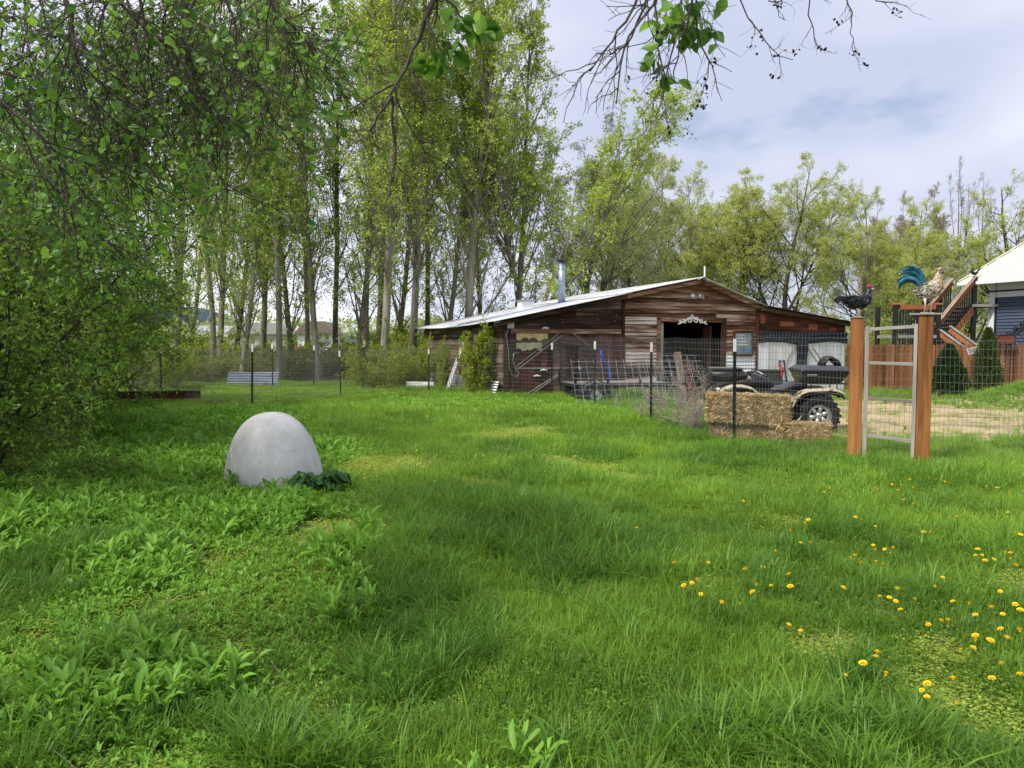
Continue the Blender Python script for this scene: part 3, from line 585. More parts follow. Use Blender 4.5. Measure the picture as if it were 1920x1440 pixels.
def scatter(name, coll, P, nvar, scale, tint, mat=None, tilt=.12, zs=None):
    n = len(P); me = bpy.data.meshes.new(name); me.vertices.add(n); me.vertices.foreach_set('co', np.asarray(P, np.float32).ravel())
    rot = np.stack([rng.normal(size=n) * tilt, rng.normal(size=n) * tilt, rng.random(n) * 6.283], -1)
    s = np.broadcast_to(scale, (n,)); S = np.stack([s, s, s * (1 if zs is None else zs)], -1)
    a = me.attributes.new('rot', 'FLOAT_VECTOR', 'POINT'); a.data.foreach_set('vector', rot.astype(np.float32).ravel())
    a = me.attributes.new('scl', 'FLOAT_VECTOR', 'POINT'); a.data.foreach_set('vector', S.astype(np.float32).ravel())
    a = me.attributes.new('idx', 'INT', 'POINT'); a.data.foreach_set('value', rng.integers(0, nvar, n).astype(np.int32))
    a = me.attributes.new('itint', 'FLOAT', 'POINT'); a.data.foreach_set('value', np.clip(tint, 0, 1).astype(np.float32))
    me.update(); o = link(name, me, mat, kind='stuff')
    t = bpy.data.node_groups.new(name, 'GeometryNodeTree'); t.interface.new_socket('Geometry', in_out='INPUT', socket_type='NodeSocketGeometry'); t.interface.new_socket('Geometry', in_out='OUTPUT', socket_type='NodeSocketGeometry')
    gi = N('NodeGroupInput', t); go = N('NodeGroupOutput', t); ip = N('GeometryNodeInstanceOnPoints', t); ci = N('GeometryNodeCollectionInfo', t)
    ci.inputs['Collection'].default_value = coll; ci.inputs['Separate Children'].default_value = True; ci.inputs['Reset Children'].default_value = True
    ip.inputs['Pick Instance'].default_value = True
    def na(nm, ty):
        x = N('GeometryNodeInputNamedAttribute', t, data_type=ty); x.inputs['Name'].default_value = nm; return x.outputs['Attribute']
    lk = t.links.new
    lk(gi.outputs[0], ip.inputs['Points']); lk(ci.outputs[0], ip.inputs['Instance']); lk(na('idx', 'INT'), ip.inputs['Instance Index'])
    lk(na('rot', 'FLOAT_VECTOR'), ip.inputs['Rotation']); lk(na('scl', 'FLOAT_VECTOR'), ip.inputs['Scale']); lk(ip.outputs[0], go.inputs[0])
    o.modifiers.new('scatter', 'NODES').node_group = t; return o
def vnoise(x, y, s, seed):
    """smooth value noise in metres"""
    r = np.random.default_rng(seed); T = r.random((64, 64)); u = x / s + 1000.3; v = y / s + 1000.7
    i = np.floor(u).astype(int); j = np.floor(v).astype(int); fu = u - i; fv = v - j; fu = fu * fu * (3 - 2 * fu); fv = fv * fv * (3 - 2 * fv)
    g = lambda a, b: T[a % 64, b % 64]
    return (g(i, j) * (1 - fu) + g(i + 1, j) * fu) * (1 - fv) + (g(i, j + 1) * (1 - fu) + g(i + 1, j + 1) * fu) * fv
# patches on the lawn: centre and radii in metres
def patch_list(pl):
    out = []
    for px, py, rx, ry in pl:
        c = GP(px, py); e = GP(px + rx, py); n_ = GP(px, py - ry); f_ = GP(px, py + ry); out.append((c.x, c.y, abs(e.x - c.x), abs(n_.y - f_.y) / 2))
    return out
def memb(x, y, pl, soft=.5):
    m = np.zeros_like(x); wx = x + .25 * (vnoise(x, y, .45, 5) - .5); wy = y + .5 * (vnoise(x, y, .5, 6) - .5)
    for cx_, cy_, rx, ry in pl: m = np.maximum(m, np.clip((1.25 - np.hypot((wx - cx_) / rx, (wy - cy_) / ry)) / soft, 0, 1))
    return m
DARKTALL = patch_list([(900, 975, 190, 45), (470, 1255, 30, 20), (60, 1090, 160, 95), (250, 1225, 70, 45), (790, 1180, 110, 70), (940, 850, 40, 14), (1780, 1420, 200, 60), (480, 1400, 260, 45), (80, 1400, 120, 40), (1400, 870, 160, 20), (1780, 905, 120, 18), (1120, 855, 60, 14), (1000, 900, 60, 25), (1600, 880, 60, 12), (1110, 1020, 130, 60), (740, 1100, 80, 60)])
MOSS = patch_list([(955, 822, 85, 10), (1010, 812, 60, 6), (1060, 880, 120, 14), (1130, 905, 90, 10), (900, 915, 60, 8), (1530, 1215, 45, 28), (1745, 1235, 45, 30), (1750, 1400, 60, 45), (1470, 990, 35, 14), (860, 765, 110, 5), (1700, 1320, 50, 40), (1350, 1110, 50, 16), (1900, 1100, 60, 30), (720, 880, 100, 25), (640, 1010, 90, 25)])
SOIL = patch_list([(300, 1135, 70, 16), (370, 1150, 40, 12), (80, 1215, 70, 10), (600, 1310, 30, 25), (410, 1060, 50, 12), (930, 930, 60, 6), (175, 918, 40, 9), (1540, 1235, 30, 16), (440, 1220, 20, 18)])
WEEDBIG = patch_list([(280, 900, 330, 85), (480, 985, 150, 35), (240, 1080, 120, 35), (160, 1320, 240, 70), (640, 1040, 60, 40), (700, 1130, 80, 40), (100, 820, 150, 40), (420, 800, 120, 25), (720, 1310, 60, 40), (1000, 1100, 40, 12), (960, 1440, 120, 30)])
def wedge(n_per, d0, d1):
    half = R(62) if d1 < 10 else R(50)
    area = half * (d1 ** 2 - d0 ** 2); n = int(area * n_per); r = np.sqrt(rng.uniform(d0 ** 2, d1 ** 2, n)); a = rng.uniform(-half, half, n)
    x, y = r * np.sin(a), r * np.cos(a); return x[y > .5], y[y > .5]
def in_barn(x, y):
    s = (x + .22) * .94 + (y - 20.5) * .342; b = -(x + .22) * .342 + (y - 20.5) * .94
    return (s > -.05) & (s < 12.05) & (b > -.05) & (b < 9.6)
def ok(x, y):
    return ~in_barn(x, y) & (np.hypot(x - DOME.x, y - DOME.y) > .42) & ~((x > 18.5) & (y > 29.4)) & ~((np.abs(x - 3.75) < .62) & (np.abs(y - 11.3) < .3) & (x + y > 0))
DOME = GP(517, 917)
M_grass = leafmat('grass_blade', (.06, .155, .014), (.28, .46, .05), .44, True, .5, .25)
M_tall = leafmat('tall_grass_blade', (.05, .14, .016), (.20, .38, .042), .44, True, .45, .3)
M_weed = leafmat('weed_leaf', (.06, .18, .018), (.25, .48, .06), .40, True, .5, .3)
M_moss = leafmat('moss_leaf', (.13, .23, .025), (.36, .44, .08), .35, True, .8, .1)
M_dry = leafmat('dry_stalk', (.22, .17, .10), (.42, .35, .24), .2, True, .8, .1)
S_fine = source('fine_grass', [blades(52, .10, .04, .15, .003, .0058, .65) for _ in range(5)], M_grass)
S_tall = source('tall_grass', [blades(36, .07, .09, .235, .0036, .0066, .8) for _ in range(5)] + [blades(16, .045, .17, .31, .006, .010, .95) for _ in range(2)], M_tall)
S_weed = source('weed', [weed(int(k), .13, .075, .40, 8) for k in (4, 5, 6, 4, 5)], M_weed)
S_rose = source('weed_big', [weed(int(k), .16, .12, .33, 9) for k in (2, 3, 3)], M_weed)
S_moss = source('moss', [lowcover(170, .12, .007, .017, .035) for _ in range(3)], M_moss)
S_dry = source('dry', [blades(10, .08, .04, .16, .002, .004, 1.6) for _ in range(3)], M_dry)
acc = {k: [] for k in ('fine', 'tall', 'weed', 'rose', 'moss', 'dry')}
def put(k, x, y, sc_, ti): acc[k].append(np.stack([x, y, G(x, y), sc_, ti], -1))
for d0, d1, dens, sc0 in ((1.3, 4.5, 330, .9), (4.5, 8, 220, 1.05), (8, 13, 125, 1.25), (13, 20, 65, 1.6), (20, 34, 28, 2.2), (34, 60, 5, 3.4)):
    x, y = wedge(dens, d0, d1); k = ok(x, y); x, y = x[k], y[k]
    u = rng.random(len(x)); n1 = vnoise(x, y, .7, 1); n2 = vnoise(x, y, 2.3, 2); n3 = vnoise(x, y, .3, 3)
    px_, py_ = proj(x, y, 0 * x)
    weedy = np.clip(sig((640 - 80 * np.sin(py_ / 90) - px_) / 60) * sig((15.6 - y) / .5) * 1.0 + .30 * sig((n1 - .68) / .05) * sig((15 - y)), 0, 1)
    dk = memb(x, y, DARKTALL); ms = memb(x, y, MOSS); so_ = memb(x, y, SOIL); wb = memb(x, y, WEEDBIG)
    yd = in_yard(x, y); lawn = sig((y - 16.6) / .5) * sig((-2.0 - x) / .8)
    weedy = weedy * (1 - .9 * dk); bare = np.maximum(so_ * .93, np.maximum(ms * .93 * (1 - dk), yd * .93))
    live = rng.random(len(x)) > bare
    n4 = vnoise(x, y, .42, 21); n5 = vnoise(x + 3, y * .7, 1.2, 22); ti = np.clip(.42 + .9 * (n2 - .5) + .8 * (n5 - .5) + .7 * (n1 - .5) + .5 * (n3 - .5), 0, 1)
    live &= (n4 > .16) | (rng.random(len(x)) < .3)
    w_ = live & (u < weedy); g_ = live & ~w_; tl = g_ & (rng.random(len(x)) < (.03 + .85 * dk + .75 * sig((n4 - .80) / .03) + .12 * sig((n2 - .55) / .08)) * (1 - yd) * (1 - .9 * lawn))
    fn = g_ & ~tl
    far = np.clip((y - 11) / 8, 0, 1)
    put('fine', x[fn], y[fn], sc0 * (.7 + .6 * n1[fn]) * (1 - .5 * lawn[fn]) * (1 - .5 * yd[fn]), np.clip(ti + .12 * far, 0, 1)[fn])
    put('tall', x[tl], y[tl], (.55 + .55 * np.minimum(1, sc0)) * (.65 + .5 * n1[tl]) * (1 + .1 * (sc0 > 1.4)), (ti * (1 - .25 * dk))[tl])
    big_ = w_ & (rng.random(len(x)) < .28 * wb); sm = w_ & ~big_
    put('rose', x[big_], y[big_], np.minimum(sc0, 1.3) * rng.uniform(.7, 1.2, big_.sum()), .35 + .6 * n2[big_])
    put('weed', x[sm], y[sm], np.minimum(sc0, 1.4) * (.55 + .55 * wb[sm]) * rng.uniform(.8, 1.2, sm.sum()), .3 + .7 * n1[sm])
    mm = (rng.random(len(x)) < np.clip(ms * 1.4 + .12 + .25 * (weedy > .5) * (wb < .3), 0, 1)) & (yd < .4)
    put('moss', x[mm], y[mm], sc0 * rng.uniform(1.0, 1.6, mm.sum()), np.clip(.2 * rng.random(mm.sum()) + .8 * ms[mm], 0, 1))
    dr = rng.random(len(x)) < (.10 * so_ + .04 * ms + .05 * yd + .012)
    put('dry', x[dr], y[dr], sc0 * rng.uniform(.7, 1.3, dr.sum()), rng.random(dr.sum()))
# lush growth along the fence line and on the bank in front of the barn
x = rng.uniform(-3.5, 3.2, 3200); y = 16.6 + rng.normal(size=3200) * 1.3 - .25 * x; put('fine', x, y, rng.uniform(.8, 1.35, 3200), .7 + .3 * rng.random(3200)); k = rng.random(3200) < .25; put('weed', x[k], y[k], rng.uniform(.7, 1.3, k.sum()), .7 + .3 * rng.random(k.sum()))
x = rng.normal(size=2600) * 1.6 + 15.4; y = rng.normal(size=2600) * 1.5 + 19.2; put('weed', x, y, rng.uniform(.5, 1.0, 2600), .3 + .4 * rng.random(2600)); put('fine', x[:1300] + .2, y[:1300], rng.uniform(1.0, 2.0, 1300), .4 + .4 * rng.random(1300))
for nm, key, co, nv, tl in (('lawn_grass', 'fine', S_fine, 5, .14), ('tall_grass', 'tall', S_tall, 7, .12), ('broadleaf_weeds', 'weed', S_weed, 5, .15), ('large_weeds', 'rose', S_rose, 3, .15), ('moss_cover', 'moss', S_moss, 3, .05), ('dry_stalks', 'dry', S_dry, 3, .3)):
    A_ = np.concatenate(acc[key]); scatter(nm, co, A_[:, :3], nv, A_[:, 3], A_[:, 4], None, tl)

# ------------------------------------------------------------------ barn (local: x along the front, y back, z up)
TH = R(20)
BZ = -.06
barn = thing('barn', 'weathered brown timber barn with low metal roof and open middle door', 'barn', (-.22, 20.5, BZ), TH)
M_clap = wood('weathered_clapboard', [(.38, (.03, .015, .009)), (.44, (.15, .075, .045)), (.49, (.28, .20, .15)), (.55, (.48, .41, .35)), (.62, (.64, .61, .57))], 'x', .8)
M_clapd = wood('brown_clapboard', [(.38, (.02, .010, .006)), (.46, (.10, .045, .026)), (.54, (.23, .12, .075)), (.60, (.40, .30, .23)), (.70, (.55, .49, .43))], 'x', .8)
M_darkh = wood('dark_barn_board', [(.38, (.008, .006, .005)), (.5, (.04, .024, .017)), (.58, (.10, .06, .042)), (.66, (.24, .19, .16))], 'x', 1.0)
M_darkv = wood('dark_door_board', [(.30, (.018, .010, .008)), (.5, (.06, .028, .020)), (.66, (.14, .06, .042)), (.8, (.22, .16, .13))], 'z', 1.0)
M_red = wood('red_brown_plywood', [(.38, (.016, .007, .005)), (.5, (.06, .021, .014)), (.6, (.13, .048, .032)), (.7, (.20, .11, .08))], 'x', .7)
M_orange = wood('orange_wood_patch', [(.38, (.04, .014, .009)), (.5, (.15, .045, .022)), (.62, (.30, .11, .055))], 'x', .6)
M_log = wood('rough_side_board', [(.30, (.022, .015, .010)), (.46, (.10, .068, .045)), (.58, (.24, .18, .125)), (.75, (.42, .36, .29))], 'y', .9, bs=.8)
M_greyw = wood('grey_timber', [(.3, (.14, .12, .10)), (.5, (.28, .25, .22)), (.7, (.44, .41, .37))], 'x', 1.2)
M_greyz = wood('grey_timber_upright', [(.3, (.14, .12, .10)), (.5, (.28, .25, .22)), (.7, (.44, .41, .37))], 'z', 1.2)
M_white = wood('white_painted_board', [(.25, (.36, .33, .30)), (.40, (.60, .59, .58)), (.6, (.76, .76, .77))], 'z', .7, .7, .3)
M_whiteh = wood('white_painted_siding', [(.25, (.36, .33, .30)), (.40, (.60, .59, .58)), (.6, (.74, .74, .75))], 'x', .7, .7, .3)
def metalroof(name, c0, c1, c2):
    m, t = newmat(name); n = noise(t, 1.4, 7, .65, (1.0, .5, 1)); r = ramp(t, [(.28, c0), (.5, c1), (.75, c2)], n); finish(t, r.outputs[0], .45, .15, n, .1, .004, .4); return m
M_roof = metalroof('galvanised_roof', (.38, .36, .35), (.62, .62, .64), (.80, .80, .82))
M_roofb = metalroof('blue_grey_roof', (.20, .24, .30), (.32, .37, .45), (.44, .49, .56))
M_rust = plain('rusty_steel', (.10, .045, .028), .8, .2, .5, 9, .4)
M_galv = plain('galvanised_steel', (.36, .37, .38), .4, .6, .25, 5, .1)
M_black = plain('black_paint', (.018, .018, .02), .5, 0, .4, 5)
M_dkglass = plain('window_glass', (.22, .26, .28), .08, .3, .4, 3, .02, .6)
M_cream = plain('torn_insulation', (.55, .42, .20), .9, 0, .35, 4, .6)
M_whitep = plain('white_metal_paint', (.75, .75, .76), .5, 0, .1)
S1, S2, S3, S4 = 3.71, 6.22, 8.43, 12.0
RP = [(0, 2.22), (S1, 2.99), (S2, 3.50), (S3, 2.72), (S4, 2.24)]
def roofz(s): return float(np.interp(s, [p[0] for p in RP], [p[1] for p in RP]))
LEN = 9.5
def wallpart(name): 
    o = link(name, None, None, barn); return o
def clip_plank(x0, x1, z0, z1, y0, y1, parent, mat, thick_bot=.036, thick_top=.004, gap=.0):
    """horizontal board whose top follows the roof line where it meets it"""
    zz = [min(z1, roofz(x) - .03) for x in (x0, x1)]
    if max(zz) - z0 < .02: return
    if min(zz) <= z0:       # shorten to where the roof line crosses z0
        for k in range(30):
            if roofz(x0) - .03 < z0 + .015: x0 += (x1 - x0) / 60
            if roofz(x1) - .03 < z0 + .015: x1 -= (x1 - x0) / 60
        zz = [min(z1, roofz(x) - .03) for x in (x0, x1)]
        if x1 - x0 < .1 or min(zz) <= z0: return
    j = random.uniform(-.004, .004); tb = thick_bot + random.uniform(-.004, .006)
    b = B(); v = [(x0, y0 - tb, z0), (x1, y0 - tb, z0 + j), (x1, y0, z0 + j), (x0, y0, z0), (x0, y0 - thick_top, zz[0]), (x1, y0 - thick_top, zz[1]), (x1, y0, zz[1]), (x0, y0, zz[0])]
    b.add(v, [(0,3,2,1),(4,5,6,7),(0,1,5,4),(1,2,6,5),(2,3,7,6),(3,0,4,7)]); b.build('plank', mat, parent)
# backing walls (thin, just behind the boards)
fw = wallpart('front_wall')
DX0, DX1, DZ = 4.95, 7.15, 2.22
b = B(); b.prism([(S1, 0), (DX0, 0), (DX0, DZ), (DX1, DZ), (DX1, 0), (S3, 0), (S3, 2.69), (S2, 3.46), (S1, 2.96)], .0, .05); b.build('sheathing', M_clapd, fw)
z = 0.02; h = .112
while z < 3.46:
    m = M_clap if z < 1.75 else M_clapd
    segs = [(S1 + .02, DX0 - .13), (DX1 + .13, S3 - .02)] if z + h < DZ + .12 else [(S1 + .02, S3 - .02)]
    for k, (a_, c_) in enumerate(segs):
        mm = M_clap if (k == 0 and z < 2.35) else M_clapd
        if k == 1 and z < 1.15: mm = M_whiteh
        if c_ - a_ > 3.5 and random.random() < .75:
            cut = random.uniform(a_ + 1.2, c_ - 1.2)
            clip_plank(a_, cut - .003, z, z + h + .012, -.001, 0, fw, mm); clip_plank(cut + .003, c_, z, z + h + .012, -.001, 0, fw, mm)
        else: clip_plank(a_, c_, z, z + h + .012, -.001, 0, fw, mm)
    z += h
# door casing, jambs, interior
dc = wallpart('door_frame')
B().b(DX0 - .13, DX0, -.045, .06, 0, DZ + .13).build('jamb', M_clapd, dc); B().b(DX1, DX1 + .13, -.045, .06, 0, DZ + .13).build('jamb', M_darkv, dc)
B().b(DX0 + .001, DX1 - .001, -.047, .06, DZ, DZ + .13).build('lintel', M_clapd, dc)
B().b(DX0 + .02, DX0 + .16, .07, .11, .0, DZ - .02).build('inner_post', M_greyz, dc); B().b(DX1 - .34, DX1 - .28, .15, .55, 0, DZ - .1).build('open_door', M_darkv, dc)
B().b(S1 + .02, S3 - .02, 5.2, 5.25, 0, 2.6).build('back_partition', M_darkv, barn); B().b(S1, S1 + .05, .06, 5.2, 0, 2.9).build('partition', M_darkv, barn); B().b(S3 - .05, S3, .06, 5.2, 0, 2.65).build('partition', M_darkv, barn)
B().b(.05, S4 - .05, .06, LEN - .06, -.15, .03).build('floor', plain('barn_floor', (.06, .05, .04), .95), barn)
B().b(0.0, S4, LEN - .05, LEN, 0, 2.2).build('back_wall', M_darkh, barn)
B().b(S4 - .05, S4, .0, LEN - .06, 0, 2.18).build('side_wall', M_darkh, barn)
# window with frame
wn = wallpart('window'); wx0, wx1, wz0, wz1 = 7.60, 8.22, 1.25, 1.90
B().b(wx0, wx1, -.045, -.03, wz0, wz1).build('pane', M_dkglass, wn)
for a_, c_, e_, g_ in ((wx0 - .07, wx0, wz0 - .07, wz1 + .07), (wx1, wx1 + .07, wz0 - .07, wz1 + .07), (wx0, wx1, wz1, wz1 + .07), (wx0, wx1, wz0 - .07, wz0)):
    B().b(a_, c_, -.075, -.02, e_, g_).build('frame', M_darkv, wn)
B().b(wx0 + .38, wx0 + .58, -.052, -.046, wz0 + .05, wz0 + .19).build('sticker', plain('blue_sticker', (.08, .22, .42), .5), wn)
for i in range(4): B().b(wx0 + .06, wx0 + .5 - .05 * i, -.052, -.046, wz0 + .26 + .1 * i, wz0 + .31 + .1 * i).build('curtain', plain('pale_blind', (.42, .44, .43), .8) if i == 0 else MATS['pale_blind'], wn)
# white scroll ornament over the door
orn = B()
def spiral(cx_, cz_, r, turns, sgn, a0_=0):
    return [(cx_ + sgn * r * (1 - .8 * t) * math.cos(a0_ + turns * 6.283 * t), -.06, cz_ + r * (1 - .8 * t) * math.sin(a0_ + turns * 6.283 * t)) for t in np.linspace(0, 1, 16)]
for sg in (-1, 1):
    for c_, r_ in ((.12, .10), (.30, .075), (.44, .05)): orn.tube(spiral(6.05 + sg * c_, 2.30 - .2 * c_, r_, 1.4, sg, .5), .014, 5)
    orn.tube([(6.05 + sg * t, -.06, 2.24 + .10 * math.cos(t * 5)) for t in np.linspace(0, .52, 9)], .016, 5)
orn.tube(spiral(6.05, 2.38, .07, 1.2, 1, 1.5), .014, 5); orn.build('ornament', M_whitep, barn, True)
# flood lamp on the gable
fl = link('gable_lamp', None, None, barn)
B().tube([(6.05, -.02, 2.98), (6.05, -.14, 2.95)], .035, 8).build('bracket', M_galv, fl)
for sg in (-1, 1): B().lathe([(.02, 0), (.05, .03), (.085, .13), (.09, .15), (.0, .152)], 14).build('lamp', plain('lamp_grey', (.25, .25, .26), .4, .3) if sg < 0 else MATS['lamp_grey'], fl, True, loc=(6.05 + sg * .07, -.15, 2.95), rot=(R(75), 0, R(sg * 40)))
# left wing: upper boards, double door, patches
lw = wallpart('left_wing_wall')
B().prism([(0, 0), (S1, 0), (S1, 2.95), (0, 2.18)], .0, .05).build('sheathing', M_darkh, lw)
z = 1.98
while z < 2.95:
    clip_plank(.16, S1 - .06, z, z + .16, -.002, 0, lw, M_darkh, .024, .010); z += .15
B().b(.15, S1 - .1, -.06, -.012, 1.86, 1.98).build('track', M_clapd, lw)
B().b(S1 - .05, S1 + .03, -.05, -.001, 0, 2.94).build('corner_board', M_darkv, lw); B().b(-.02, .14, -.055, -.002, 0, 2.17).build('corner_post', M_darkv, lw)
ld = link('left_door', None, None, barn)
x = .30
while x < 1.6:
    w_ = random.uniform(.17, .24); B().b(x, x + w_ - .006, -.035, -.010, .02, 1.40).build('board', M_red, ld); x += w_
B().b(1.31, 1.72, -.034, -.010, 1.40, 1.86).build('board', M_darkv, ld)
B().b(.16, .295, -.04, -.01, .02, 1.86).build('board', M_darkv, ld)
def torn(x0, x1, z0, z1, seed):
    r = random.Random(seed); n = 26; top = [(x0 + (x1 - x0) * i / n, z1 + r.uniform(-.012, .012)) for i in range(n + 1)]; bot = [(x1 - (x1 - x0) * i / n, z0 + .05 * math.sin(i * .55 + seed) * math.sin(i * .21) + r.uniform(-.02, .02)) for i in range(n + 1)]
    return top + bot
B().b(.30, 1.31, -.03, -.011, 1.40, 1.86).build('board', M_darkh, ld)
B().prism(torn(.35, 1.29, 1.70, 1.86, 1), -.042, -.032).build('insulation', M_cream, ld); B().prism(torn(.35, 1.12, 1.40, 1.60, 4), -.044, -.032).build('insulation', plain('faded_insulation', (.50, .43, .27), .9, 0, .35, 4, .6), ld)
B().b(.3, 2.0, -.055, -.037, .86, .90).build('rail', M_greyw, ld)
for p0, p1 in (((.32, .92), (1.62, 1.86)), ((.42, .88), (1.70, 1.80)), ((.45, .04), (1.60, .70)), ((.60, .03), (1.70, .72)), ((2.05, 1.88), (2.55, 1.52))):
    B().beam((p0[0], -.05, p0[1]), (p1[0], -.05, p1[1]), .02, .035, (0, 1, 0)).build('brace', M_greyw, ld)
rd = link('right_door', None, None, barn); x = 1.73
while x < S1 - .1:
    w_ = random.uniform(.10, .15); B().b(x, min(x + w_ - .006, S1 - .06), -.035 + random.uniform(-.004, .004), -.010, .02, 1.86).build('board', M_darkv, rd); x += w_
for x0, z0, w_, h_ in ((1.25, 2.28, .32, .15), (1.62, 2.30, .55, .20)): B().b(x0, x0 + w_, -.052, -.036, z0, z0 + h_).build('patch', M_orange, lw)
for x0, z0 in ((2.4, 2.52), (2.75, 2.47), (3.2, 2.52), (3.45, 2.40), (3.42, 2.22), (2.85, 2.26), (1.75, 2.17), (1.2, 2.15)): B().lathe([(0.0, -.006), (.028, -.003), (.028, .01)], 10, axis='y').build('knot', M_orange, lw, loc=(x0, -.042, z0))
for x0, z0 in ((1.05, .82), (.85, .66), (2.1, .86), (1.1, 2.0)): B().tube([(x0, -.07, z0), (x0 + .1, -.075, z0 + .015), (x0 + .22, -.07, z0)], [.012, .03, .012], 6).build('white_tag', M_whitep, ld)
bx = link('meter_box', None, None, barn); B().b(.05, .25, -.14, -.056, 1.98, 2.20).build('box', M_galv, bx, bevel=.01)
B().tube([(.1, -.1, 1.99), (.02, -.1, 1.8), (.10, -.09, 1.4), (.12, -.09, .9), (.2, -.1, .68), (.36, -.1, .66), (.4, -.1, .76), (.3, -.1, .85), (.22, -.1, 1.1), (.25, -.1, 1.3), (.4, -.1, 1.31)], .011, 6).build('cable', M_galv, bx, True)
B().tube([(.14, -.09, 1.99), (.17, -.09, 1.4), (.17, -.09, .3)], .014, 6).build('cable', M_black, bx, True)
# side wall of rough boards with tin skirting
sw = wallpart('left_side_wall'); B().b(.0, .05, .06, LEN - .06, 0, 2.17).build('sheathing', M_darkh, sw)
z = .42
while z < 2.12:
    h = random.uniform(.15, .22); y = .0
    while y < LEN:
        l = random.uniform(2.2, 4.5); y1 = min(LEN, y + l); dz0, dz1 = random.uniform(-.02, .02), random.uniform(-.02, .02); t0, t1_ = random.uniform(.03, .055), random.uniform(.03, .055)
        zt = min(z + h - .012, 2.13)
        B().add([(-t0, y, z + dz0), (-.001, y, z + dz0), (-.001, y1 - .01, z + dz1), (-t1_, y1 - .01, z + dz1), (-t0 + .008, y, zt + dz0), (-.001, y, zt + dz0), (-.001, y1 - .01, zt + dz1), (-t1_ + .008, y1 - .01, zt + dz1)],
                [(0,3,2,1),(4,5,6,7),(0,1,5,4),(1,2,6,5),(2,3,7,6),(3,0,4,7)]).build('plank', M_log, sw); y = y1
    z += h
for k in range(5):
    y0 = .15 + k * 1.85; t_ = random.uniform(-.05, .07)
    B().grid(lambda u, v: (-.10 - .16 * (1 - v) + .016 * math.cos(v * 6.283 * 7), y0 + u * 1.95, .0 + v * .52 + t_ * u), 2, 42).build('tin_sheet', M_galv, sw, True, solid=.003)
# right wing
rw = wallpart('right_wing_wall')
B().prism([(S3, 0), (S4, 0), (S4, 2.2), (S3, 2.68)], .0, .05).build('sheathing', M_darkh, rw)
B().prism([(S3 + .05, 1.95), (S4 - .03, 1.92), (S4 - .03, 2.17), (S3 + .05, 2.64)], -.03, -.002).build('plywood', M_red, rw)
for x0, z0, w_, h_ in ((9.3, 2.12, .55, .16), (10.45, 2.03, .35, .18), (8.55, 2.2, .18, .3), (11.3, 1.98, .3, .12)): B().b(x0, x0 + w_, -.045, -.032, z0, z0 + h_).build('patch', M_orange, rw)
B().b(S3 - .04, S3 + .045, -.055, -.003, 0, 2.66).build('corner_board', M_darkv, rw)
for nm, xa, xb, zt in (('white_door', S3 + .06, 10.0, 1.62), ('white_door', 10.32, S4 - .02, 1.68)):
    dr = link(nm, None, None, barn); x = xa
    while x < xb - .03:
        w_ = min(.19, xb - x); B().b(x, x + w_ - .005, -.04 + random.uniform(-.003, .003), -.008, .02, zt).build('board', M_white, dr); x += w_
    B().beam((xa + .45, -.052, .05), (xb - .1, -.052, zt - .1), .02, .05, (0, 1, 0)).build('brace', M_greyw, dr) if xa < 9 else None
    if xa > 9:
        for q in (0, .22): B().beam((xa + .1 + q, -.052, zt - .25), (xa + .75 + q, -.052, .7), .02, .03, (0, 1, 0)).build('brace', M_greyw, dr)
B().b(10.0, 10.32, -.03, -.006, 0, 1.7).build('board', M_darkv, rw)
# dark tarp swagged across the top of the white doors
tp = link('tarp', None, None, barn); M_tarp = plain('dark_tarp', (.012, .015, .026), .6, 0, .4, 4, .3, .4)
def tarp(u, v):
    x = S3 + .05 + u * (S4 - S3 - .02); sag = .06 * math.sin(u * 9.4) + .05 * math.sin(u * 3.1 + 1); zt, zb = 1.97 - .03 * u, 1.55 + sag * .8 + .05 * (u > .45)
    return (x, -.075 - .03 * math.sin(v * 14 + u * 6) * math.sin(v * 3.14) - .015 * math.sin(u * 40 + v * 6), zt + (zb - zt) * v)
B().grid(tarp, 60, 18).build('valance', M_tarp, tp, True, solid=.006)
B().grid(lambda u, v: (9.93 + u * .46 + .03 * math.sin(v * 5), -.085 - .025 * math.sin(u * 16 + v * 3) - .02 * math.sin(v * 11), 1.68 - v * (1.35 + .1 * math.sin(u * 7))), 16, 18).build('drop', M_tarp, tp, True, solid=.006)
# roof: overlapping corrugated sheets
rf = link('roof', None, None, barn)
def sheet(xa, za, xb, zb, y0, y1, mat, lift, sagf=0.0):
    def fn(u, v):
        y = y0 + v * (y1 - y0); sg = sagf * (1 - u) * math.sin(max(0, min(1, y / LEN)) * 3.14); wv = .010 * math.cos((y * 9.0) * 6.283 / 1.1)
        return (xa + (xb - xa) * u, y, za + (zb - za) * u + wv + lift - sg)
    B().grid(fn, 4, 24).build('roof_sheet', mat, rf, True, solid=.004)
ov = .35; ny = 12; dy = (LEN + 2 * ov) / ny
for k in range(ny):
    y0 = -ov + k * dy; y1 = y0 + dy + .06; lf_ = .03 + .006 * (k % 2) + random.uniform(0, .006)
    mb = M_roofb if k in (4, 5) else M_roof  # blue-grey sheets have the sky's reflection painted into their colour
    sheet(-.38, RP[0][1] - .38 * .207, S1 + .1, RP[1][1] + .1 * .203, y0, y1, mb, lf_, .07)
    sheet(S1 - .1, RP[1][1] - .1 * .207, S2, RP[2][1], y0, y1, M_roof, lf_ + .022)
    sheet(S2, RP[2][1], S3 + .15, RP[3][1] - .04, y0, y1, M_roof, lf_ + .02)
    sheet(S3 - .05, RP[3][1] + .02, S4 + .42, RP[4][1] - .056, y0, y1, M_rust if k == 0 else M_roof, lf_ + .0)
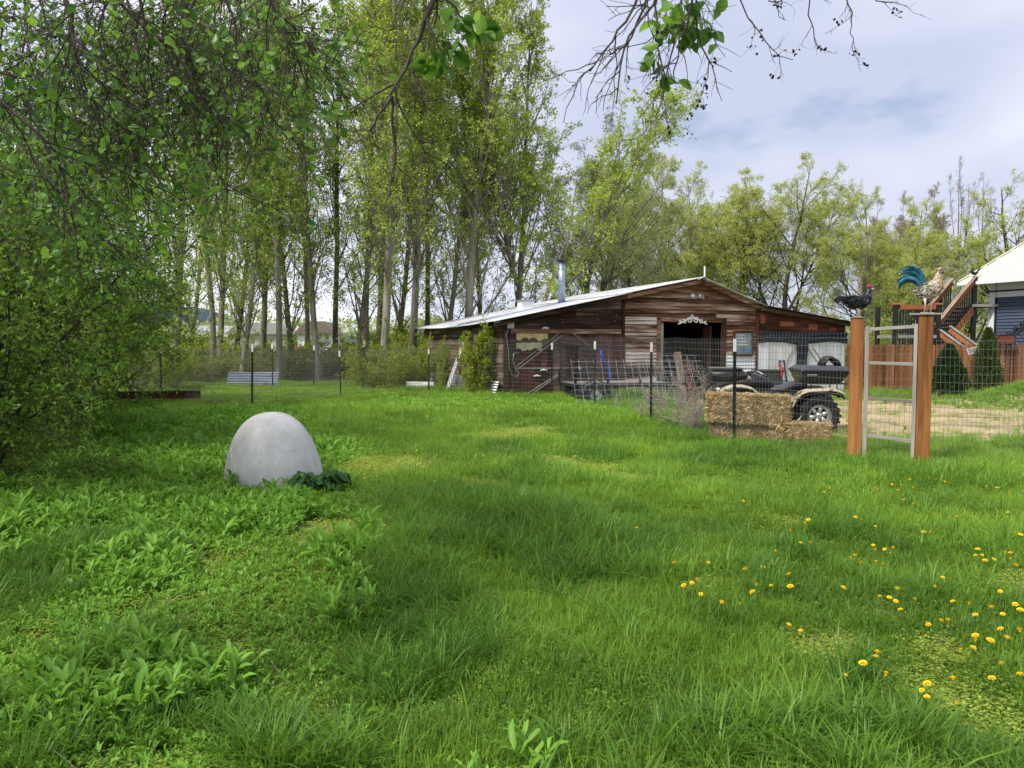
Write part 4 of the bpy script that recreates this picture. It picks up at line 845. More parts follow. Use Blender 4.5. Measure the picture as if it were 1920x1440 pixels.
B().grid(lambda u, v: (S2 + (v - .5) * .4, -ov - .03 + u * (LEN + 2 * ov + .06), RP[2][1] + .075 - .20 * abs(v - .5) - .12 * max(0, v - .5)), 2, 2).build('ridge_cap', M_roof, rf, solid=.004)
for xa, za, xb, zb, m in ((-.36, 2.10, S1, 2.955, M_darkh), (S1, 2.955, S2, 3.465, M_clapd), (S2, 3.465, S3, 2.685, M_clapd), (S3, 2.685, S4 + .38, 2.15, M_darkh)):
    B().beam((xa, -.24, za - .02), (xb, -.24, zb - .02), .03, .11).build('barge_board', m, rf)
for k in range(9):
    y0 = .35 + k * 1.1; B().beam((.02, y0, 2.19), (S1, y0, 2.955), .06, .07).build('rafter', M_darkh, rf)
for k in range(5): B().beam((S1 + .01, .5 + k * 1.1, 2.9), (S2, .5 + k * 1.1, 3.43), .06, .07).build('rafter', M_darkh, rf)
# stove pipe, vent box, mast
sp = link('stove_pipe', None, None, barn); sx, sy = 3.5, 4.0; zr = roofz(sx)
B().tube([(sx, sy, zr - .05), (sx, sy, zr + 1.42)], .125, 18).build('pipe', plain('pipe_steel', (.30, .36, .45), .35, .6, .2, 4), sp, True)
for zz in (.35, .75, 1.15): B().tube([(sx, sy, zr + zz), (sx, sy, zr + zz + .03)], .134, 18).build('band', MATS['pipe_steel'], sp)
B().lathe([(.10, 1.40), (.19, 1.44), (.19, 1.47), (.0, 1.53)], 18).build('cap', M_black, sp, loc=(sx, sy, zr))
vb = link('roof_vent', None, None, barn); vx, vy = 2.7, 5.4; zr = roofz(vx)
B().b(vx - .22, vx + .22, vy - .22, vy + .22, zr - .1, zr + .30).build('box', M_whiteh, vb, bevel=.01); B().b(vx - .27, vx + .27, vy - .27, vy + .27, zr + .301, zr + .34).build('lid', M_galv, vb)
B().tube([(6.9, .6, 3.2), (6.9, .6, 4.0)], .025, 8).build('mast', M_whitep, barn)
def BP(s, y, z): return Vector((-.22 + math.cos(TH) * s - math.sin(TH) * y, 20.5 + math.sin(TH) * s + math.cos(TH) * y, z))

# ------------------------------------------------------------------ wire fence on steel T posts, cedar gate
M_tpost = plain('green_black_post', (.012, .022, .018), .55, .1, .4, 8)
M_wire = plain('fence_wire', (.20, .20, .195), .5, .3, .3, 3, .0)
M_cedar = wood('cedar_post', [(.32, (.12, .045, .016)), (.48, (.30, .125, .040)), (.64, (.45, .215, .078))], 'z', .7, .7, .35)
tm = B(); tm.b(-.021, .021, -.003, .003, -.35, 1.34).b(-.003, .003, .003, .034, -.35, 1.34); 
for k in range(14): tm.b(-.008, .008, -.009, -.003, .1 + k * .09, .13 + k * .09)
tmesh = tm.mesh('t_post'); tmesh.materials.append(M_tpost)
cm = B(); cm.b(-.021, .021, -.003, .003, 1.34, 1.52).b(-.003, .003, .003, .034, 1.34, 1.52); cmesh = cm.mesh('t_cap'); cmesh.materials.append(M_whitep)
def wire_mesh(fn, length, H, name, parent, rv=.0019, dv=.0508, dh=.1016, z0=.02):
    """fn(distance along) -> (x, y, ground z)"""
    A = Acc(); n = int(length / dv); s = np.linspace(0, length, n + 1); base = np.array([fn(t) for t in s])
    zt = H + .012 * np.sin(s * 2.1) + .008 * np.sin(s * 5.3)
    P = np.stack([base + np.array([0, 0, 1.]) * z0, base + np.stack([.012 * np.sin(s * 3 + 1), .012 * np.sin(s * 2.3), zt * .5], -1), base + np.stack([0 * s, 0 * s, zt], -1)], 1)
    v, q = tubes(P, np.full(n + 1, rv), np.full(n + 1, rv), 3); A.add(v, q)
    s2 = np.linspace(0, length, max(8, int(length / .3))); b2 = np.array([fn(t) for t in s2]); hh = np.arange(z0, H + .001, dh)
    P = np.stack([b2 + np.stack([.012 * np.sin(s2 * 3 + h * 2), .012 * np.sin(s2 * 2.3 + h), h * (1 + (.012 * np.sin(s2 * 2.1) + .008 * np.sin(s2 * 5.3)) / H)], -1) for h in hh])
    k = len(hh); v, q = tubes(P, np.full(k, rv * 1.15), np.full(k, rv * 1.15), 3); A.add(v, q)
    return link(name, A.mesh('wire_mesh'), M_wire, parent, kind='stuff')
def lerp_path(pts):
    pts = np.array(pts, float); seg = np.hypot(*np.diff(pts, axis=0).T); cum = np.concatenate([[0], np.cumsum(seg)])
    def f(t):
        x = np.interp(t, cum, pts[:, 0]); y = np.interp(t, cum, pts[:, 1]); return (x, y, g1(x, y))
    return f, cum[-1]
def fence(label, path, posts, H, name='wire_fence', heights=None, rv=.0019):
    o = thing(name, label, 'fence', (path[0][0], path[0][1], 0))
    ox_, oy_ = path[0]
    for i, (x, y) in enumerate(posts):
        z_ = g1(x, y); s_ = (heights[i] if heights else 1.0)
        p = link('post', tmesh, M_tpost, o, (x - ox_, y - oy_, z_), (R(random.uniform(-1.5, 1.5)), R(random.uniform(-1.5, 1.5)), random.uniform(-.3, .3))); p.scale = (1.15, 1.15, s_)
        link('post_cap', cmesh, M_whitep, p)
    f, ln = lerp_path(path); wire_mesh(lambda t: (f(t)[0] - ox_, f(t)[1] - oy_ - .035, f(t)[2]), ln, H, 'wire_mesh', o, rv); return o
gl = GP(1601, 866); gr = GP(1728, 874)
post_r = [(3.29, 10.9), (2.62, 13.9), (1.86, 16.6), (1.04, 19.2), (-2.55, 22.6)]
fence('see-through wire mesh fence with dark posts from the gate to the barn corner', [(gl.x - .06, gl.y + .04)] + post_r, post_r, 1.62, heights=[1.03, 1.0, 1.0, .98, .9])
post_l = [(-2.75, 22.7), (-4.78, 20.6), (-6.1, 17.3), (-9.2, 19.4), (-10.6, 20.8)]
fence('wire mesh fence crossing the left lawn behind the white dome', post_l, post_l[1:4], 1.42, heights=[.86, .98, .93], rv=.0032)
fence('wire mesh fence running right from the gate past the photo edge', [(gr.x + .06, gr.y), (7.2, 8.55), (10.5, 8.2)], [(10.4, 8.22)], 1.55)
back = [(-17, 25.5), (-8.0, 25.6), (-3.6, 26.0)]
fence('old sagging wire fence at the foot of the poplars', back, [(-14.2, 25.55), (-8.3, 25.6), (-6.9, 25.7), (-5.2, 25.85)], 1.25, 'old_wire_fence', [1.0, 1.0, .95, 1.05], .003)
b = B(); p = W(243, 752, 18.8); b.tube([(0, 0, -.2), (0.03, 0, .95)], .035, 10); thing('steel_pipe_post', 'grey steel pipe post standing near the rusty beam', 'post', (p.x, p.y, g1(p.x, p.y)), 0, None, b.mesh('pipe', True), M_galv)
# gate
gate = thing('garden_gate', 'narrow gate of grey rails and wire between two cedar posts', 'gate', (gl.x, gl.y, g1(gl.x, gl.y)), math.atan2(gr.y - gl.y, gr.x - gl.x))
GW = math.hypot(gr.x - gl.x, gr.y - gl.y)
def post4(x, top): return B().b(x - .078, x + .078, -.07, .07, -.3, top)
post4(0.0, 1.80).build('post', M_cedar, gate, bevel=.008); post4(GW, 1.83).build('post', M_cedar, gate, bevel=.008)
B().b(-.085, .085, -.08, .08, 1.802, 1.815).build('post_cap', M_greyw, gate)
B().b(.092, .140, -.045, .0, .03, 1.70).build('stile', M_greyz, gate, bevel=.003); B().b(GW - .125, GW - .085, -.045, .0, .03, 1.72).build('stile', M_greyz, gate, bevel=.003)
for z0, tl in ((1.66, .03), (1.24, -.01), (.80, -.03), (.33, -.05)):
    B().beam((.142, -.022, z0), (GW - .127, -.022, z0 + tl), .03, .04).build('rail', M_greyw, gate, bevel=.003)
wire_mesh(lambda t: (.12 + t, .006, .0), GW - .22, 1.66, 'wire_mesh', gate)
# ------------------------------------------------------------------ cedar board fence at the back of the yard
M_board = wood('stained_fence_board', [(.26, (.06, .022, .010)), (.42, (.16, .06, .025)), (.56, (.26, .11, .045)), (.75, (.42, .22, .11))], 'z', .6, .8, .4)
def bf_pt(t): return np.array([11.25, 24.55]) + np.array([.998, -.06]) * t
bf = thing('board_fence', 'reddish brown cedar board fence behind the dirt yard', 'fence', (11.06, 24.50, -.14), math.atan2(-.06, .998))
bm = B().b(-.066, .066, -.01, .01, -.05, 1.62); bm.v = [(x * (1 if z < 1.58 else .8), y, z) for x, y, z in bm.v]; bmesh_ = bm.mesh('fence_board'); bmesh_.materials.append(M_board)
x = .07
while x < 9.6:
    o = link('board', bmesh_, M_board, bf, (x, random.uniform(-.006, .006), random.uniform(-.015, .015)), (0, 0, random.uniform(-.02, .02))); o.scale.x = random.uniform(.95, 1.02); x += .143 if not 4.55 < x < 4.75 else .19
for zz in (.3, 1.35): B().b(0, 9.6, .025, .065, zz, zz + .09).build('rail', M_board, bf)
for k in range(4): B().b(1.0 + k * 2.2, 1.1 + k * 2.2, .067, .16, -.2, 1.5).build('post', M_board, bf)

# ------------------------------------------------------------------ white dome shelter
M_dome = None
m, t = newmat('dome_plastic'); n1 = noise(t, 3.2, 8, .7); n2 = noise(t, 11, 6, .75, (1, 1, .25))
ad = N('ShaderNodeMath', t, operation='MULTIPLY_ADD'); ad.inputs[1].default_value = .5; t.links.new(n2, ad.inputs[0]); ml = N('ShaderNodeMath', t, operation='MULTIPLY'); ml.inputs[1].default_value = .5; t.links.new(n1, ml.inputs[0]); t.links.new(ml.outputs[0], ad.inputs[2])
r = ramp(t, [(.30, (.30, .28, .255)), (.42, (.45, .44, .42)), (.55, (.53, .52, .51)), (.70, (.59, .59, .585))], ad.outputs[0]); finish(t, r.outputs[0], .45, 0, n2, .05, .003, .4); M_dome = m
dome = thing('dome_shelter', 'scuffed off-white plastic dome standing in the weeds', 'dome', (DOME.x, DOME.y, g1(DOME.x, DOME.y) - .02), R(-8))
prof = []; Hd, Rd = .85, .50
for t_ in np.linspace(0, 1, 26):
    a = t_ * math.pi / 2; prof.append((Rd * math.cos(a) ** .84 if t_ < 1 else 0.0, Hd * math.sin(a)))
prof = [(r_, z_) for r_, z_ in prof]
B().lathe(prof, 64).build('shell', M_dome, dome, True, rot=(R(2), R(-3), 0))
for zz in (.17, .33, .49):
    rr = float(np.interp(zz, [p[1] for p in prof], [p[0] for p in prof])); B().lathe([(rr + .0003, -.002), (rr + .0016, 0), (rr + .0003, .002)], 64, (0, 0, zz)).build('seam', M_dome, dome, True, rot=(R(2), R(-3), 0))
B().lathe([(Rd - .01, -.02), (Rd + .022, -.012), (Rd + .022, .012), (Rd - .005, .02)], 64).build('rim', M_dome, dome, True, rot=(R(2), R(-3), 0))
scr = B()
def on_dome(az, z): 
    rr = float(np.interp(z, [p[1] for p in prof], [p[0] for p in prof])) + .001; return (rr * math.cos(az), rr * math.sin(az), z)
for a0_, z0, a1_, z1, bow in ((-1.75, .33, -1.42, .60, .08), (-1.40, .58, -1.42, .44, .0), (-1.55, .34, -1.35, .46, .02), (-2.35, .54, -2.12, .40, -.02), (-1.8, .30, -1.70, .31, 0), (-1.05, .36, -.95, .45, .03)):
    scr.tube([on_dome(a0_ + (a1_ - a0_) * t_ - bow * math.sin(t_ * 3.14), z0 + (z1 - z0) * t_) for t_ in np.linspace(0, 1, 9)], .0022, 4)
scr.build('scratches', plain('scratch_white', (.82, .82, .82), .5, 0, .05), dome, rot=(R(2), R(-3), 0))
# big leaved burdock beside the dome
M_burd = leafmat('burdock_leaf', (.04, .11, .03), (.12, .22, .06), .25, rough=.6)
bp = GP(588, 926); bd = thing('burdock_plant', 'dark crinkled broad-leaved plant growing at the dome right foot', 'plant', (bp.x, bp.y - .05, g1(bp.x, bp.y)))
for k in range(28):
    a = random.uniform(0, 6.283); l = random.uniform(.11, .21); el = random.uniform(.15, 1.0); ph = random.random() * 6
    r0 = random.uniform(.0, .26); cx_, cy_, cz_ = r0 * math.cos(a) * 1.3, r0 * math.sin(a) * .6, .07 + .11 * random.random()
    def lf_(u, v):
        wv = (v - .5) * 2 * l * .52 * math.sin(min(1, u * 1.02) ** .6 * 3.05) ** .8 if 0 < u < 1 else 0
        dr = u * l; dz = math.sin(el) * dr - 1.6 * u * u * l * .6 + .03 * math.sin(v * 16 + u * 9 + ph) * math.sin(u * 3.1) + .03 * abs(v - .5)
        return (cx_ + math.cos(a) * dr * math.cos(el * .6) - math.sin(a) * wv, cy_ + math.sin(a) * dr * math.cos(el * .6) + math.cos(a) * wv, cz_ + .06 + dz)
    B().grid(lf_, 7, 8).build('leaf', M_burd, bd, True)
    B().tube([(0, 0, -.02), (cx_ * .6, cy_ * .6, cz_ * .6), (cx_, cy_, cz_ + .06)], [.009, .007, .005], 5).build('stalk', M_burd, bd)
# ------------------------------------------------------------------ straw bales
M_straw = leafmat('straw_strand', (.46, .31, .12), (.95, .78, .45), .15, rough=.7)
M_strawc = plain('straw_core', (.58, .41, .18), .95, 0, .4, 25, .6)
M_twine = plain('baling_twine', (.03, .02, .015), .9)
def bale(label, x, y, z, L_, D_, H_, rz, n, rx=0.0, ry=0.0):
    o = thing('straw_bale', label, 'straw bale', (x, y, z), rz, 'straw bales stacked by the fence'); o.rotation_euler = (rx, ry, rz)
    b = B(); b.grid(lambda u, v: (0, 0, 0), 1, 1); b = B()
    nx, nz_ = 14, 6
    def dis(p): return Vector(p) + Vector((random.uniform(-1, 1), random.uniform(-1, 1), random.uniform(-1, 1))) * .008
    b.b(-L_/2 + .02, L_/2 - .02, -D_/2 + .02, D_/2 - .02, .0, H_ - .02); b.build('core', M_strawc, o, bevel=.03)
    A = Acc()
    def face(c, u, v, nrm, cnt, along_u=.8):
        c, u, v, nrm = map(np.array, (c, u, v, nrm)); p = c + rng.uniform(-.5, .5, (cnt, 1)) * u + rng.uniform(-.5, .5, (cnt, 1)) * v
        edge = rng.random(cnt); lu, lv = unit(u[None].astype(float)), unit(v[None].astype(float)); ang = rng.normal(size=cnt) * (1 - along_u) * 3
        ax = unit(lu * np.cos(ang)[:, None] + lv * np.sin(ang)[:, None] + nrm[None] * rng.uniform(-.10, .16, (cnt, 1))); sz = rng.uniform(.05, .15, cnt); leaves(A, p - ax * sz[:, None] * .5 + nrm * rng.uniform(-.018, .014, (cnt, 1)), ax, sz, .034, DIAMOND)
    face((0, -D_/2, H_/2), (L_, 0, 0), (0, 0, H_), (0, -1, 0), n, .62); face((0, 0, H_), (L_, 0, 0), (0, D_, 0), (0, 0, 1), n // 2, .6)
    face((-L_/2, 0, H_/2), (0, D_, 0), (0, 0, H_), (-1, 0, 0), n // 3, .5); face((L_/2, 0, H_/2), (0, D_, 0), (0, 0, H_), (1, 0, 0), n // 3, .5); face((0, D_/2, H_/2), (L_, 0, 0), (0, 0, H_), (0, 1, 0), n // 4, .7)
    link('straw', A.mesh('straw'), M_straw, o, kind='stuff')
    for yy in (-.12, .12): B().tube([(-L_/2 + .005, yy, .01), (-L_/2 + .004, yy, H_ - .012), (L_/2 - .004, yy, H_ - .012), (L_/2 - .004, yy, .01)], .004, 4).build('twine', M_twine, o)
    return o
bc = GP(1412, 838); byaw = R(-15); bg0 = g1(bc.x, bc.y + .3)
bale('lower straw bale under the top one, half sunk in grass', bc.x + .20, bc.y + .90, bg0 - .07, 1.10, .46, .33, byaw, 7000)
bale('top straw bale of the stack behind the fence post', bc.x + .17, bc.y + .85, bg0 + .285, 1.2, .48, .42, byaw, 11000, 0, R(1.5))
bale('small loose straw bale on the ground right of the stack', bc.x + .98, bc.y + .48, bg0 - .04, .62, .44, .33, R(-24), 7500)
A = Acc(); cnt = 900; pp = np.stack([rng.normal(size=cnt) * .10, rng.normal(size=cnt) * .05 - .05, rng.random(cnt) * .34], -1); leaves(A, pp, np.stack([rng.normal(size=cnt) * .5, rng.normal(size=cnt) * .3 - .2, rng.normal(size=cnt) * .8 - .3], -1), rng.uniform(.07, .17, cnt), .03)
sh = link('loose_straw', A.mesh('loose'), M_straw, None, (bc.x + .65, bc.y + .52, bg0 - .02), kind='stuff')
# ------------------------------------------------------------------ quad bike (local: front at -x)
M_atvb = plain('black_plastic', (.012, .012, .014), .42, 0, .5, 7, .1, .45)
M_grey_pl = plain('slate_plastic', (.034, .036, .043), .4, 0, .3, 5, .05, .45)
m, t = newmat('camo_plastic'); n1 = noise(t, 9, 4, .6); r = ramp(t, [(.40, (.10, .075, .04)), (.47, (.36, .30, .20)), (.6, (.50, .44, .33)), (.7, (.30, .24, .15))], n1); finish(t, r.outputs[0], .5, 0, n1, .05, .003); M_camo = m
M_tyre = plain('tyre_rubber', (.016, .016, .017), .8, 0, .4, 10, .3)
M_alu = plain('alloy_wheel', (.52, .52, .50), .35, .7, .15, 5)
ap = GP(1460, 812); atv = thing('quad_bike', 'camouflage quad bike with black rear cargo box behind the straw bales', 'quad bike', (ap.x + .02, ap.y + .42, g1(ap.x, ap.y + .4) - .02), R(-7))
ATVZ = atv.location.z
def wheel(x, y, sgn):
    w = link('wheel', None, None, atv, (x, y, .33)); w.scale = (1.1, 1, 1.1); rr, hw = .30, .12
    pf = [(.17, -hw * .8), (.22, -hw), (.265, -hw), (.292, -hw * .75), (.298, 0), (.292, hw * .75), (.265, hw), (.22, hw), (.17, hw * .8)]
    tb = B().lathe(pf, 30, axis='y')
    for k in range(20):
        a = k * 6.283 / 20
        for s_ in (-1, 1):
            a2 = a + (.0 if s_ < 0 else .157); c, s = math.cos(a2), math.sin(a2); rot = Matrix.Rotation(-a2, 3, 'Y')
            tb.box((.296 * c, s_ * .062, .296 * s), (.028, .105, .04), rot)
            tb.box((.275 * c, s_ * .112, .275 * s), (.05, .028, .035), rot)
    tb.build('tyre', M_tyre, w)
    rb = B().lathe([(.172, -.1), (.165, -.085), (.155, -.02), (.155, .06), (.172, .1)], 28, axis='y')
    rb.lathe([(0.0, -.075), (.035, -.078), (.04, -.06), (.058, -.05)], 18, axis='y'); rb.lathe([(.125, -.058), (.158, -.075), (.158, -.05), (.125, -.04)], 28, axis='y')
    for k in range(6):
        a = k * 6.283 / 6 + .3; rb.beam((.05 * math.cos(a), -.052, .05 * math.sin(a)), (.14 * math.cos(a), -.055, .14 * math.sin(a)), .055, .02, (0, 1, 0))
    rb.build('rim', M_alu, w, True); B().lathe([(.0, .02), (.15, .02), (.15, .04)], 20, axis='y').build('brake_drum', M_atvb, w)
for x in (-.62, .66):
    for y in (-.42, .42): wheel(x, y, 1)
def arch(x0, x1, zc, pts, y0, y1, nm, mat, th=.02):
    b = B()
    def fn(u, v):
        k = u * (len(pts) - 1); i = min(int(k), len(pts) - 2); f = k - i; x = pts[i][0] * (1-f) + pts[i+1][0] * f; z_ = pts[i][1] * (1-f) + pts[i+1][1] * f
        e = abs(v - .5) * 2; return (x, y0 + (y1 - y0) * v, z_ - .035 * e ** 4)
    b.grid(fn, 26, 10); return b.build(nm, mat, atv, True, solid=th)
rfp = [(.22, .50), (.27, .62), (.36, .72), (.48, .76), (.68, .775), (.88, .78), (1.0, .74), (1.06, .70)]
ffp = [(-1.0, .68), (-.92, .76), (-.78, .82), (-.60, .83), (-.44, .79), (-.33, .70), (-.28, .62)]
for s_ in (-1, 1):
    ya, yb = (-.56, -.26) if s_ < 0 else (.26, .56)
    arch(0, 0, 0, rfp, ya, yb, 'rear_fender', M_camo); arch(0, 0, 0, ffp, ya, yb, 'front_fender', M_camo)
    arch(0, 0, 0, [(x * .98 + .01, z_ - .05) for x, z_ in rfp[1:]], ya + .02, yb, 'fender_liner', M_atvb, .03)
    B().b(-.30, .26, min(s_ * .26, s_ * .54), max(s_ * .26, s_ * .54), .30, .345).build('footwell', M_atvb, atv, bevel=.01)
    B().b(.20, .25, min(s_ * .26, s_ * .54), max(s_ * .26, s_ * .54), .32, .56).build('mud_guard', M_atvb, atv, bevel=.01)
    B().beam((-.62, s_ * .15, .42), (-.62, s_ * .40, .31), .05, .05).build('suspension_arm', M_atvb, atv); B().beam((.66, s_ * .12, .40), (.66, s_ * .40, .30), .06, .06).build('suspension_arm', M_atvb, atv)
B().tube([(-.95, 0, .48), (-.7, 0, .55), (-.3, 0, .58), (.2, 0, .56), (.7, 0, .58), (.95, 0, .60)], [(.12, .10), (.20, .16), (.22, .2), (.22, .2), (.24, .16), (.18, .08)], 12, sq=(0, 1, 0)).build('chassis', M_atvb, atv, True)
B().tube([(-.62, 0, .80), (-.45, 0, .84), (-.28, 0, .87), (-.12, 0, .84), (.0, 0, .74)], [(.16, .10), (.2, .14), (.17, .14), (.15, .12), (.12, .06)], 14, sq=(0, 1, 0)).build('tank_cover', M_atvb, atv, True)
B().tube([(-.66, -.02, .84), (-.55, -.02, .90), (-.42, -.02, .92), (-.36, 0, .88)], [(.2, .05), (.22, .07), (.16, .06), (.1, .03)], 12, sq=(0, 1, 0)).build('front_cowl', M_camo, atv, True)
B().tube([(-.10, 0, .76), (.0, 0, .73), (.14, 0, .74), (.30, 0, .80), (.48, 0, .82), (.56, 0, .80)], [(.10, .05), (.15, .07), (.17, .07), (.18, .08), (.17, .06), (.12, .04)], 14, sq=(0, 1, 0)).build('seat', M_grey_pl, atv, True)
hb = B(); hb.tube([(-.22, -.36, 1.00), (-.28, -.2, 1.05), (-.34, -.08, .99), (-.36, 0, .95), (-.34, .08, .99), (-.28, .2, 1.05), (-.22, .36, 1.00)], .014, 8); hb.tube([(-.42, 0, .7), (-.36, 0, .97)], .02, 8); hbo = hb.build('handlebar', M_galv, atv, True)
for s_ in (-1, 1): B().tube([(-.235, s_ * .30, 1.015), (-.185, s_ * .44, .975)], .02, 8).build('grip', M_atvb, hbo, True)
B().b(-.42, -.30, -.07, .07, .98, 1.05).build('dash_pod', M_atvb, hbo, bevel=.02)
def rack(x0, x1, z_, nm):
    b = B()
    for y in (-.38, -.19, 0, .19, .38): b.tube([(x0, y, z_), (x1, y, z_)], .011, 6)
    for x in (x0, x1): b.tube([(x, -.38, z_), (x, .38, z_)], .011, 6)
    for x in (x0 + .1, x1 - .1):
        for y in (-.2, .2): b.tube([(x, y, z_), (x, y, z_ - .16)], .011, 6)
    b.build(nm, M_atvb, atv, True)
rack(-1.08, -.52, .86, 'front_rack'); rack(.50, 1.12, .855, 'rear_rack')
# front rack bag and bumper
fb = B(); fb.tube([(-1.08, 0, .97), (-1.06, 0, .985), (-.8, 0, .99), (-.55, 0, .985), (-.47, 0, .95)], [(.30, .09), (.36, .115), (.37, .125), (.35, .115), (.28, .07)], 20, sq=(0, 1, 0)); fb.v = [(x, max(-.34, min(.34, y)), max(.875, min(1.10, z_))) for x, y, z_ in fb.v]; fb.build('front_bag', M_atvb, atv, True)
B().b(-1.07, -.52, -.33, .33, 1.10, 1.112).build('bag_lid', plain('dusty_canvas', (.12, .115, .10), .9), atv, bevel=.01)
bmp = B()
for s_ in (-1, 1): bmp.tube([(-.95, s_ * .2, .4), (-1.12, s_ * .22, .55), (-1.13, s_ * .22, .8), (-1.0, s_ * .2, .86)], .018, 8)
for zz in (.5, .62, .75): bmp.tube([(-1.13, -.22, zz), (-1.13, .22, zz)], .014, 8)
bmp.build('bumper', M_atvb, atv, True)
for s_ in (-1, 1): B().lathe([(.0, -.02), (.06, -.01), (.065, .05)], 14, axis='y').build('headlight', M_alu, atv, True, loc=(-.98, s_ * .25, .72), rot=(0, 0, R(-90)))
cb = link('rear_box', None, None, atv)
B().add([(x, y, z_) for z_, sx0, sx1, sy in ((.87, .46, 1.04, .36), (1.02, .40, 1.14, .43), (1.06, .38, 1.16, .45)) for x, y in ((sx0, -sy), (sx1, -sy), (sx1, sy), (sx0, sy))],
        [(3, 2, 1, 0)] + [(4*k+i, 4*k+(i+1) % 4, 4*k+4+(i+1) % 4, 4*k+4+i) for k in range(2) for i in range(4)] + [(8, 9, 10, 11)]).build('tub', M_atvb, cb, bevel=.012)
B().add([(x, y, z_) for z_, sx0, sx1, sy in ((1.063, .36, 1.17, .46), (1.10, .38, 1.16, .45), (1.15, .46, 1.10, .38)) for x, y in ((sx0, -sy), (sx1, -sy), (sx1, sy), (sx0, sy))],
        [(3, 2, 1, 0)] + [(4*k+i, 4*k+(i+1) % 4, 4*k+4+(i+1) % 4, 4*k+4+i) for k in range(2) for i in range(4)] + [(8, 9, 10, 11)]).build('lid', M_grey_pl, cb, bevel=.015)
B().tube([(.80, 0, 1.13), (.84, 0, 1.22), (.89, 0, 1.285), (.95, 0, 1.285), (1.04, 0, 1.22), (1.10, 0, 1.14)], [(.16, .05), (.19, .05), (.18, .04), (.18, .04), (.2, .05), (.16, .03)], 12, sq=(0, 1, 0)).build('backrest', M_atvb, cb, True)
B().b(.46, .62, -.47, -.455, 1.0, 1.015).build('latch', M_alu, cb)
# things behind the quad bike
gb = BP(8.7, -1.2, 0); o = thing('storage_bin', 'grey plastic bin with red handle standing by the barn door', 'bin', (gb.x - .7, gb.y - .2, g1(gb.x, gb.y)), R(10))
B().add([(x, y, z_) for z_, h_ in ((0, .26), (.78, .32), (.80, .34)) for x, y in ((-h_, -h_), (h_, -h_), (h_, h_), (-h_, h_))], [(3, 2, 1, 0)] + [(4*k+i, 4*k+(i+1) % 4, 4*k+4+(i+1) % 4, 4*k+4+i) for k in range(2) for i in range(4)] + [(8, 9, 10, 11)]).build('body', M_grey_pl, o, bevel=.02)
B().tube([(.22, -.36, .62), (.22, -.40, .72), (.22, -.36, .98), (.16, -.30, .98)], .025, 8).build('handle', plain('red_plastic', (.45, .02, .03), .4), o, True); B().b(-.36, .36, -.36, .36, .80, .86).build('lid', M_grey_pl, o, bevel=.02)
rp = BP(9.35, -.35, 0); rm_ = B()
for s_ in (-.085, .085): rm_.beam((s_, -.0, 0), (s_ - .02, .22, 1.13), .04, .03)
for zz in (.02, .48, 1.1): rm_.beam((-.085, zz * .19, zz), (.085, zz * .19, zz), .03, .03)
thing('loading_ramp', 'black two-rail ramp leaning on the white barn door', 'ramp', (rp.x, rp.y, g1(rp.x, rp.y)), TH, None, rm_.mesh('ramp'), M_black)

# ------------------------------------------------------------------ utility trailer with cattle panels in front of the barn
tr0 = Vector((2.55, 18.35, 0)); trl = thing('utility_trailer', 'small black utility trailer with mesh tailgate against the barn front', 'trailer', (tr0.x, tr0.y, g1(tr0.x, tr0.y)), R(14))
fr = B()
for y in (-.6, .6): fr.b(-1.25, 1.25, y - .03, y + .03, .42, .50); fr.b(-1.25, 1.25, y - .025, y + .025, .78, .82)
for x in (-1.25, -.42, .42, 1.25):
    for y in (-.6, .6): fr.b(x - .022, x + .022, y - .022, y + .022, .50, .78)
for x in (-1.22, 1.22): fr.b(x - .03, x + .03, -.57, .57, .425, .495)
fr.build('frame', M_black, trl); B().b(-1.2, 1.2, -.56, .56, .50, .52).build('deck', M_greyw, trl)
tg = B(); x0 = -1.22
for y in (-.58, .58): tg.b(x0 - .02, x0 + .02, y - .02, y + .02, .52, 1.40)
tg.b(-1.24, -1.20, -.6, .6, 1.40, 1.44); tg.build('tailgate_frame', M_black, trl)
A = Acc(); P = [[(-1.22, y, .53), (-1.22, y, 1.4)] for y in np.arange(-.54, .56, .09)] + [[(-1.22, -.57, z_), (-1.22, .57, z_)] for z_ in np.arange(.6, 1.4, .09)]
v, q = tubes(np.array(P), np.full(len(P), .004), np.full(len(P), .004), 3); A.add(v, q); link('tailgate_mesh', A.mesh('tg'), M_black, trl, kind='stuff')
fg = B(); 
for (xa, xb) in ((-1.22, .0),): fg.b(xa, xb, -.66, -.64, 1.36, 1.41); fg.b(xb - .03, xb, -.66, -.64, .82, 1.36); fg.b(xa, xa + .03, -.66, -.64, .82, 1.36)
fg.build('side_gate', M_black, trl)
for y in (-.74, .74):
    w_ = link('wheel', None, None, trl, (-.78, y, .27))
    B().lathe([(.14, -.08), (.22, -.09), (.26, -.07), (.27, 0), (.26, .07), (.22, .09), (.14, .08)], 26, axis='y').build('tyre', M_tyre, w_, True)
    B().lathe([(0, -.05), (.05, -.06), (.06, -.03), (.12, -.04), (.145, -.075), (.145, .06)], 22, axis='y').build('rim', M_alu, w_, True)
    fd = B(); fd.grid(lambda u, v: (-.78 + .33 * math.cos(3.14 * (1 - u)), y + (v - .5) * .24, .27 + .33 * math.sin(3.14 * u)), 16, 2); fd.build('fender', M_grey_pl, trl, True, solid=.008)
tn = B(); tn.beam((1.2, 0, .46), (2.25, 0, .44), .08, .08); tn.beam((2.0, 0, .45), (2.0, 0, -.02), .05, .05, (0, 1, 0)); tn.build('tongue', M_black, trl)
B().tube([(-.62, -.66, 1.30), (-.60, -.68, 1.12), (-.45, -.68, .95), (-.40, -.68, .72), (-.44, -.68, .55)], .028, 6).build('strap', plain('blue_strap', (.015, .05, .42), .6), trl, True)
